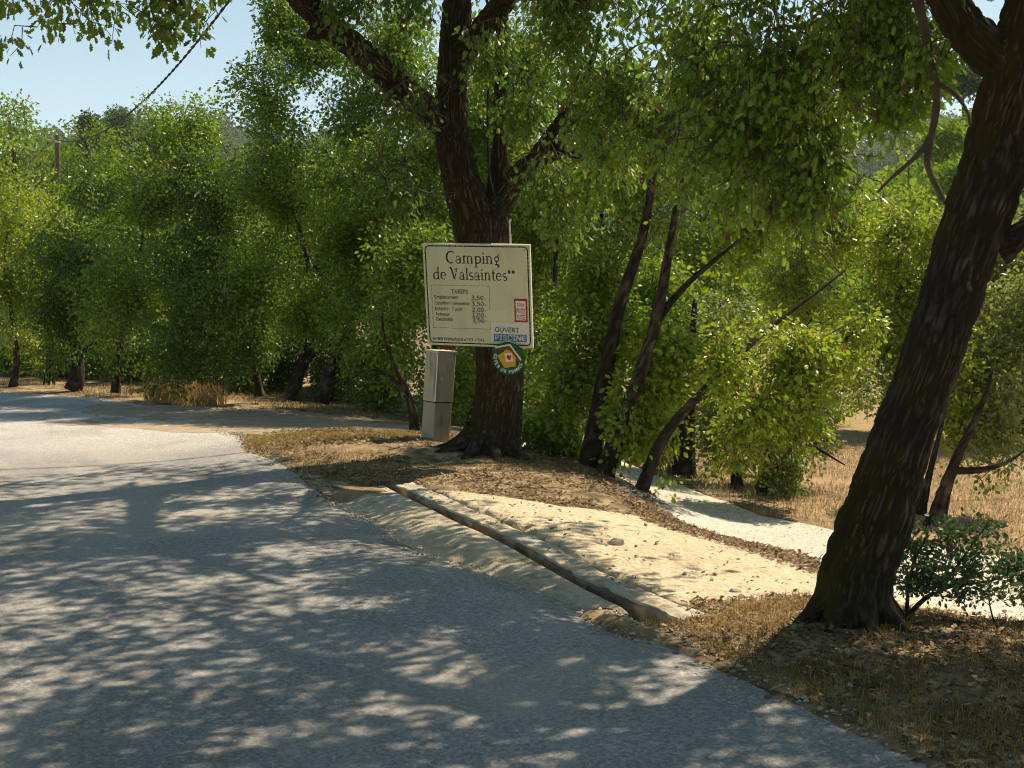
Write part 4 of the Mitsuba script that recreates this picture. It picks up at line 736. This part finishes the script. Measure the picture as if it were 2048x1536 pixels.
# round plate hanging below the board
cC = P(1017, 717, 11.42); r0 = .158
M5 = M4.copy(); M5[:3, 3] = cC
def rput(key, shape, z0, z1, m):
    me = ext(shape, z0, z1); me.apply_transform(M5); return put(key, me, m)
disc = Point(0, 0).buffer(r0, quad_segs=24)
rput('round_plate__disc', disc, -.004, 0, 'm_darkgreen')
hexa = Polygon([(r0 * q * math.cos(a), r0 * q * math.sin(a)) for a, q in zip(np.radians([100, 60, 20, -5, -50, -80, -110, -150, 170, 140]), [.50, .42, .66, .42, .62, .5, .62, .50, .62, .44])]).buffer(.006)
rput('round_plate__emblem', affinity.translate(hexa, -.002, .004), -.001, .0015, 'm_yellow')
sq = affinity.rotate(sbox(-.036, -.042, .036, .042), 8); rput('round_plate__emblem__white_square', affinity.translate(sq, .004, .01), .001, .003, 'm_white')
bird = Polygon([(-.024, .0), (-.010, .030), (.006, .018), (.026, .030), (.020, .0), (.008, -.028), (-.008, -.016)]); rput('round_plate__emblem__red_mark', affinity.translate(bird, .004, .01), .0025, .0042, 'm_red')
roof = LineString([(-.125, .100), (.018, .132), (.122, -.012)])
rput('round_plate__roof', affinity.translate(roof.buffer(.017, cap_style='flat', join_style='mitre'), -.004, -.014), -.001, .0022, 'm_roofbrown')
rput('round_plate__roof_edge', roof.buffer(.0075, cap_style='flat', join_style='mitre'), .0005, .0036, 'm_white')
def arc_text(word, a0, a1, r, h, key):
    for ch, a in zip(word, np.linspace(a0, a1, len(word))):
        if ch == ' ': continue
        me = meshkit.text_mesh(ch, h, .0014, True); b = me.bounds; me.apply_translation([-(b[0][0] + b[1][0]) / 2, -h / 2, 0])
        me.apply_transform(trimesh.transformations.rotation_matrix(math.radians(a + 90), [0, 0, 1])); me.apply_translation([r * math.cos(math.radians(a)), r * math.sin(math.radians(a)), .0006])
        me.apply_transform(M5); put(key, me, 'm_white')
arc_text('GITES', 168, 218, .128, .030, 'round_plate__letter'); arc_text('DE', 240, 254, .128, .030, 'round_plate__letter'); arc_text('FRANCE', 274, 338, .128, .030, 'round_plate__letter')
hook = trimesh.creation.box([.05, .05, .012]); hook.apply_translation([0, r0 * .93, -.010]); hook.apply_transform(M5); put('round_plate__bracket', hook, 'm_metal')
tag('round_plate', 'round green lodging plate with yellow emblem hanging below the price board', 'sign')

# ---------------------------------------------------------------- electrical cabinet
base = G(868, 880, .14); cxb, cyb = base[0], base[1] + .12; zb = float(gz(cxb, cyb))
def rbox(w, d, h, r=.012):
    return trimesh.creation.extrude_polygon(sbox(-w / 2 + r, -d / 2 + r, w / 2 - r, d / 2 - r).buffer(r, quad_segs=3), h, engine='earcut')
Mc = trimesh.transformations.translation_matrix([cxb, cyb, zb - .06]) @ trimesh.transformations.rotation_matrix(math.radians(4.0), [0, 1, 0]) @ trimesh.transformations.rotation_matrix(math.radians(41), [0, 0, 1])
def cput(key, mesh, m, dx=0, dy=0, dz=0):
    mesh = mesh.copy(); mesh.apply_translation([dx, dy, dz]); mesh.apply_transform(Mc); return put(key, mesh, m, 30)
w_, d_ = .222, .205
cput('electric_cabinet__pedestal', rbox(w_, d_, .47), 'm_ped')
cput('electric_cabinet__body', rbox(w_ + .012, d_ + .012, .505), 'm_cab', dz=.482)
cput('electric_cabinet__joint', rbox(w_ - .02, d_ - .02, .02), 'm_cable', dz=.468)
cput('electric_cabinet__lid', rbox(w_ + .03, d_ + .03, .022, .008), 'm_cablid', dz=.985)
cput('electric_cabinet__door', rbox(.17, .008, .43, .003), 'm_cab', dx=.0, dy=-(d_ + .012) / 2 - .003, dz=.515)
cput('electric_cabinet__door', rbox(.008, .155, .43, .003), 'm_cab', dx=-(w_ + .012) / 2 - .003, dz=.515)
cput('electric_cabinet__corner_rail', rbox(.014, .014, .47, .003), 'm_metal', dx=-(w_ + .012) / 2 - .001, dy=-(d_ + .012) / 2 - .001, dz=.49)
cput('electric_cabinet__lock', rbox(.018, .012, .03, .003), 'm_metal', dx=-.06, dy=-(d_ + .012) / 2 - .010, dz=.70)
tag('electric_cabinet', 'grey concrete electrical cabinet leaning beside the oak under the price board', 'cabinet')

# ---------------------------------------------------------------- cables and pole
def strand_pair(p, key, r=.014, h=.012, pitch=.8):
    p = np.asarray(p); d = np.r_[0, np.cumsum(np.linalg.norm(np.diff(p, axis=0), axis=1))]; n = int(d[-1] / .05); t = np.linspace(0, d[-1], n)
    c = np.stack([np.interp(t, d, p[:, k]) for k in range(3)], -1); tn = np.gradient(c, axis=0); tn /= np.linalg.norm(tn, axis=1, keepdims=True)
    a = np.cross(tn, [0, 0, 1.0]); a /= np.linalg.norm(a, axis=1, keepdims=True); b = np.cross(tn, a)
    for ph in (0, math.pi):
        w = 2 * math.pi * t / pitch + ph; q = c + h * (np.cos(w)[:, None] * a + np.sin(w)[:, None] * b)
        v, f, *_ = tube(q, np.full(n, r), 6, .05); put(f'{key}__strand', (v, f), 'm_cable', True)
E0, E1 = P(112, 279, 45.0), np.array([-.25, 12.1, 8.1]); tt = np.linspace(0, 1, 60)[:, None]
z_ = 7.4 - 5.55 * tt + 6.27 * tt ** 2
span = np.hstack([(E0 + (E1 - E0) * tt)[:, :2], z_ + (E0[2] - 7.4) * (1 - tt)])
strand_pair(span, 'power_cable'); tag('power_cable', 'twisted black overhead cable sloping across the sky from the pole to the oak', 'cable')
q0, q1 = np.array([-4.7, 11.35]), np.array([-2.4, 12.0]); dq = (q1 - q0) / np.linalg.norm(q1 - q0); lift = SUN[:2] * (7.6 / SUN[2])
sp3 = np.array([[*(q0 + lift + dq * k), 7.6 + .00045 * (k - 2) ** 2] for k in np.linspace(-26, 34, 70)])
strand_pair(sp3, 'power_cable_001'); tag('power_cable_001', 'overhead cable crossing above the picture, its thin shadow lying across the road', 'cable')
E2 = E1 + np.array([30 * .953, 30 * .303, -.4]); sp2 = E1 + (E2 - E1) * tt; sp2[:, 2] -= .35 * 4 * (tt * (1 - tt))[:, 0] * 1.0
pp = P(112, 270, 45.0); v, f, h, *_ = tube([[pp[0], 45.1, -.4], [pp[0], 45.1, 3.5], [pp[0], 45.1, pp[2]]], [.13, .11, .085], 10, .4)
put('utility_pole__shaft', (v, f), 'm_pole', 40)
clamp = trimesh.creation.box([.16, .12, .10]); clamp.apply_translation([pp[0] + .06, 45.02, pp[2] - .22]); put('utility_pole__clamp', clamp, 'm_metal')
tag('utility_pole', 'brown wooden utility pole rising from the far trees at the left', 'pole')
# cable running down beside the twin stem of the oak
dl = [E1, P(974, -80, 11.95), P(975, 60, 11.95), P(976, 200, 11.95), P(977, 330, 11.9), P(995, 400, 11.78), P(1020, 440, 11.75), P(1021, 470, 11.75)]
v, f, *_ = tube(dl, [.011] * len(dl), 6, .08); put('down_cable__cable', (v, f), 'm_cable', True)
v, f, *_ = tube([P(1020, 438, 11.75), P(1021, 480, 11.75), P(1021, 540, 11.75), P(1018, 600, 11.75)], [.012] * 4, 10, .1); put('down_cable__conduit', (v, f), 'm_pvc', True)
for vv in (474,):
    c_ = trimesh.creation.box([.05, .03, .018]); c_.apply_translation(P(1022 if vv < 500 else 1027, vv, 11.76)); put('down_cable__clip', c_, 'm_cable')
tag('down_cable', 'black cable ending in a short white conduit above the price board', 'cable')

# ---------------------------------------------------------------- stones, litter, dry grass
def rock(key, x, y, s, seed, label):
    m = trimesh.creation.icosphere(3, 1.0); n = meshkit.fbm(m.vertices * 1.3 + seed, 3, seed)
    m.vertices = m.vertices * (.6 + .8 * n[:, None]) * np.array([1, .8, .6]) * s; m.apply_translation([x, y, float(gz(x, y)) + s * .22]); k = put(key, m, 'm_stone', True); tag(k, label, 'stone')
q = G(1232, 1101, -.02); rock('stone', q[0], q[1], .055, 3, 'pale stone lying on the sandy drive beyond the kerb')
q = G(1604, 1228, .03); rock('stone_001', q[0], q[1], .035, 5, 'small stone at the left foot of the leaning oak')
q = G(1470, 1197, -.05); rock('stone_002', q[0], q[1], .03, 6, 'small stone on the sand near the grass verge')

rng = np.random.default_rng(5)
def scatter(poly, n, dens=None):
    x0, y0, x1, y1 = poly.bounds; out = []; m = 0
    while m < n:
        q = rng.random((n * 2, 2)) * [x1 - x0, y1 - y0] + [x0, y0]; q = q[shapely.contains_xy(poly, q[:, 0], q[:, 1])]
        if dens is not None: q = q[rng.random(len(q)) < dens(q)]
        out.append(q); m += len(q)
    return np.vstack(out)[:n]
clumpy = lambda f, lo, hi: (lambda q: sstep(lo, hi, meshkit.fbm(np.column_stack([q * f, q[:, 0] * 0]), 3, 2)))
off_road = lambda poly: poly.difference(road_poly.buffer(.02)).difference(apron_poly.buffer(.03)).difference(gut_poly.buffer(.02))
verge1 = off_road(Polygon([(-2.9, 13.2), (-2.9, 12), (-2.2, 11.2), (-1.3, 10.3), (-.8, 10.15), (.2, 9.4), (1.1, 9.0), (2.0, 7.6), (2.2, 8.0), (1.4, 10), (1.3, 12.4), (.4, 14), (-1.5, 14.8), (-2.7, 14.2)]))
verge2 = off_road(Polygon([(.55, 6.25), (.9, 6.4), (1.6, 6.6), (2.4, 6.35), (3.4, 5.9), (4.5, 5.3), (4.5, 3.2), (1.2, 3.4), (1.0, 5.0)]))
farverge = off_road(Polygon([(-14, 20.2), (-14, 23.5), (-5, 22.5), (-2.4, 19.5), (-1.2, 17.2), (-3, 17), (-5.5, 18)]))
BR = np.array([[.20, .115, .055], [.30, .20, .10], [.14, .075, .04], [.36, .27, .16], [.24, .13, .06], [.42, .34, .22]])
def litter(key, q, size, lift, label, kind='oak'):
    n = len(q); z = gtop(q[:, 0], q[:, 1]); z = np.maximum(z, gz(q[:, 0], q[:, 1]) - .03 * 0 + np.where(sdist(drive_poly, q[:, 0], q[:, 1]) > 0, .008, -.5))
    pos = np.column_stack([q, z + lift + .012 * rng.random(n)])
    a = rng.random(n) * 2 * math.pi; axis = np.column_stack([np.cos(a), np.sin(a), .35 * rng.normal(size=n)]); nrm = np.array([0, 0, 1.0]) + .45 * unit(rng, n)
    c = BR[rng.integers(0, len(BR), n)] * (.4 + .6 * rng.random((n, 1)))
    v, f, cv = leaves_mesh(pos, axis, nrm, size * (.5 + .7 * rng.random(n)), kind, .6, c); k = put(key, (v, f), 'm_litter', False, color=cv); tag(k, label, 'fallen leaves', kind='stuff')
litter('fallen_leaves', scatter(verge1, 11000, clumpy(1.6, .25, .6)), .045, .004, 'brown fallen leaves over the bank under the sign oak')
litter('fallen_leaves_001', scatter(verge2, 9500, clumpy(2.0, .25, .6)), .040, .004, 'brown fallen leaves over the verge around the leaning oak')
litter('fallen_leaves_002', scatter(sandy.union(apron_poly), 420), .035, .006, 'stray dry leaf bits on the sandy drive', 'oval')
litter('fallen_leaves_003', scatter(Polygon([(1.0, 9.0), (1.9, 7.5), (2.15, 7.75), (1.45, 9.4), (1.2, 10.4), (.9, 10.2)]), 4200), .034, .005, 'line of dark fallen leaves along the bank edge above the gravel drive')
spill = road_poly.intersection(unary_union([LineString(road_r[2:11]).buffer(.34), LineString(road_r[9:14]).buffer(.25)]))
litter('fallen_leaves_004', scatter(spill, 900, lambda q: .15 + .85 * sstep(.25, .0, sdist(road_poly, q[:, 0], q[:, 1]))), .035, .012, 'stray dry leaves blown onto the asphalt edge', 'oval')
edge = unary_union([LineString(road_r[1:9]).buffer(.16), LineString(road_r[8:15]).buffer(.14)])
qs = scatter(edge, 2600); rs = .004 + .011 * rng.random(len(qs)) ** 2
tv = trimesh.creation.icosahedron(); zs = np.maximum(gtop(qs[:, 0], qs[:, 1]), np.where(sdist(road_poly, qs[:, 0], qs[:, 1]) > 0, gz(qs[:, 0], qs[:, 1]) + .004, -9))
chv = tv.vertices[None] * rs[:, None, None] * (.6 + .7 * rng.random((len(qs), 12, 1))) * np.array([1, 1, .6]) + np.column_stack([qs, zs + rs * .3])[:, None]
put('loose_gravel', (chv.reshape(-1, 3), (tv.faces[None] + (np.arange(len(qs)) * 12)[:, None, None]).reshape(-1, 3)), 'm_stone'); tag('loose_gravel', 'loose grey chippings along the ragged edge of the asphalt', 'gravel', kind='stuff')
qs = scatter(drive_poly.intersection(sbox(-1, 5.5, 5, 14)), 650); rs = .004 + .014 * rng.random(len(qs)) ** 3
chv = tv.vertices[None] * rs[:, None, None] * (.6 + .7 * rng.random((len(qs), 12, 1))) * np.array([1, 1, .6]) + np.column_stack([qs, gz(qs[:, 0], qs[:, 1]) + .006 + rs * .3])[:, None]
put('loose_gravel', (chv.reshape(-1, 3), (tv.faces[None] + (np.arange(len(qs)) * 12)[:, None, None]).reshape(-1, 3)), 'm_stone'); tag('loose_gravel_001', 'small loose stones on the sandy driveway', 'gravel', kind='stuff')
def blades(key, q, h, w, label, tone, lean=.5, m='m_straw', nb=1, categ='grass'):
    n = len(q); z = gtop(q[:, 0], q[:, 1]); a = rng.random(n) * 2 * math.pi; d = np.column_stack([np.cos(a), np.sin(a), 0 * a]); s = np.column_stack([-np.sin(a), np.cos(a), 0 * a])
    hh = h * (.4 + .8 * rng.random(n)); le = lean * (.3 + rng.random(n)); p0 = np.column_stack([q, z - .005]); up = np.array([0, 0, 1.0])
    p1 = p0 + up * (hh * .6)[:, None] + d * (hh * le * .3)[:, None]; p2 = p0 + up * (hh * (1 - .3 * le))[:, None] + d * (hh * le)[:, None]
    ww = (w * (.6 + .7 * rng.random(n)))[:, None]
    v = np.stack([p0 - s * ww, p0 + s * ww, p1 - s * ww * .7, p1 + s * ww * .7, p2], 1)
    f = np.array([(0, 1, 3), (0, 3, 2), (2, 3, 4)])[None] + (np.arange(n) * 5)[:, None, None]
    t = rng.random((n, 1)); c = np.array(tone[0]) * (1 - t) + np.array(tone[1]) * t
    k = put(key, (v.reshape(-1, 3), f.reshape(-1, 3)), m, False, color=np.repeat(c, 5, 0)); tag(k, label, categ, kind='stuff')
tw = []
for q in np.vstack([scatter(verge1, 70), scatter(verge2, 45)]):
    a = rng.random() * 6.28; ln = .06 + .16 * rng.random(); d = np.array([math.cos(a), math.sin(a)]); p0 = q - d * ln; p1 = q + d * ln; m_ = (p0 + p1) / 2 + .03 * rng.normal(size=2)
    tw.append(tube([[*p, max(float(gtop(p[0], p[1])), float(gz(p[0], p[1])) - .02) + .012] for p in (p0, m_, p1)], [.005, .004, .002], 5, .05))
v, f, h = join(tw); put('fallen_twigs', (v, f), 'm_twig', True); tag('fallen_twigs', 'thin fallen twigs lying on the banks', 'twigs', kind='stuff')
ST = ((.34, .23, .10), (.58, .44, .22)); DK = ((.13, .11, .03), (.40, .29, .12))
blades('dry_grass', scatter(verge2, 19000, clumpy(5.0, .32, .66)), .06, .0022, 'short dry grass on the verge around the leaning oak', DK, .9)
blades('dry_grass_001', scatter(off_road(Polygon([(.5, 6.15), (.75, 6.35), (1.6, 6.45), (1.9, 6.3), (1.4, 5.9), (.9, 5.6), (.62, 5.9)])), 2300, clumpy(4.0, .3, .6)), .045, .0022, 'straw-coloured grass rim beside the near end of the kerb', ST, .8)
blades('dry_grass_005', scatter(verge1, 16000, clumpy(1.3, .4, .62)), .045, .0028, 'sparse short straw on the bank around the sign oak', ((.24, .17, .07), (.50, .38, .19)), .9)
blades('dry_grass_002', scatter(off_road(Polygon([(-3.1, 13.6), (-1.2, 13.4), (-.9, 12.4), (-2.2, 12.2), (-2.8, 12.3)])), 5000, clumpy(2.5, .35, .6)), .06, .003, 'thin dry grass on the bank before the concrete cabinet', ((.2, .17, .05), (.45, .36, .17)), .7)
blades('dry_grass_003', scatter(off_road(Polygon([(-5.75, 19.1), (-4.6, 18.6), (-4.4, 19.1), (-5.5, 19.7)])), 900, clumpy(1.8, .35, .55)), .40, .006, 'tall straw-coloured grass clump on the far side of the road bend', ((.42, .28, .12), (.66, .5, .26)), .35)
blades('dry_grass_004', scatter(farverge, 5000, clumpy(.9, .42, .62)), .09, .006, 'low dry grass along the far side of the road bend', ((.3, .22, .09), (.55, .42, .2)), .6)
field = Polygon([(1.2, 14.2), (2.3, 12.2), (3.4, 10.6), (4.6, 9.3), (6.5, 8.2), (10, 10), (12, 19), (4, 20), (1, 17)]).difference(drive_poly.buffer(.03))
blades('field_grass', scatter(field, 46000, clumpy(.8, .15, .5)), .08, .0045, 'pale brown dry grass covering the field behind the drive', ((.36, .27, .17), (.52, .41, .27)), .6)

# ---------------------------------------------------------------- air
scene['air'] = {'type': 'homogeneous', 'albedo': {'type': 'rgb', 'value': [.95, .95, .95]}, 'sigma_t': 0.00022}
lo, hi = np.array([-930, -330, -6.0]), np.array([930, 1530, 110.0])
scene['haze'] = {'type': 'cube', 'to_world': T().translate(((lo + hi) / 2).tolist()).scale(((hi - lo) / 2).tolist()), 'bsdf': {'type': 'null'}, 'interior': {'type': 'ref', 'id': 'air'}}
tag('haze', 'thin summer haze fading the far hills', 'haze', kind='stuff')
scene['camera']['medium'] = {'type': 'ref', 'id': 'air'}
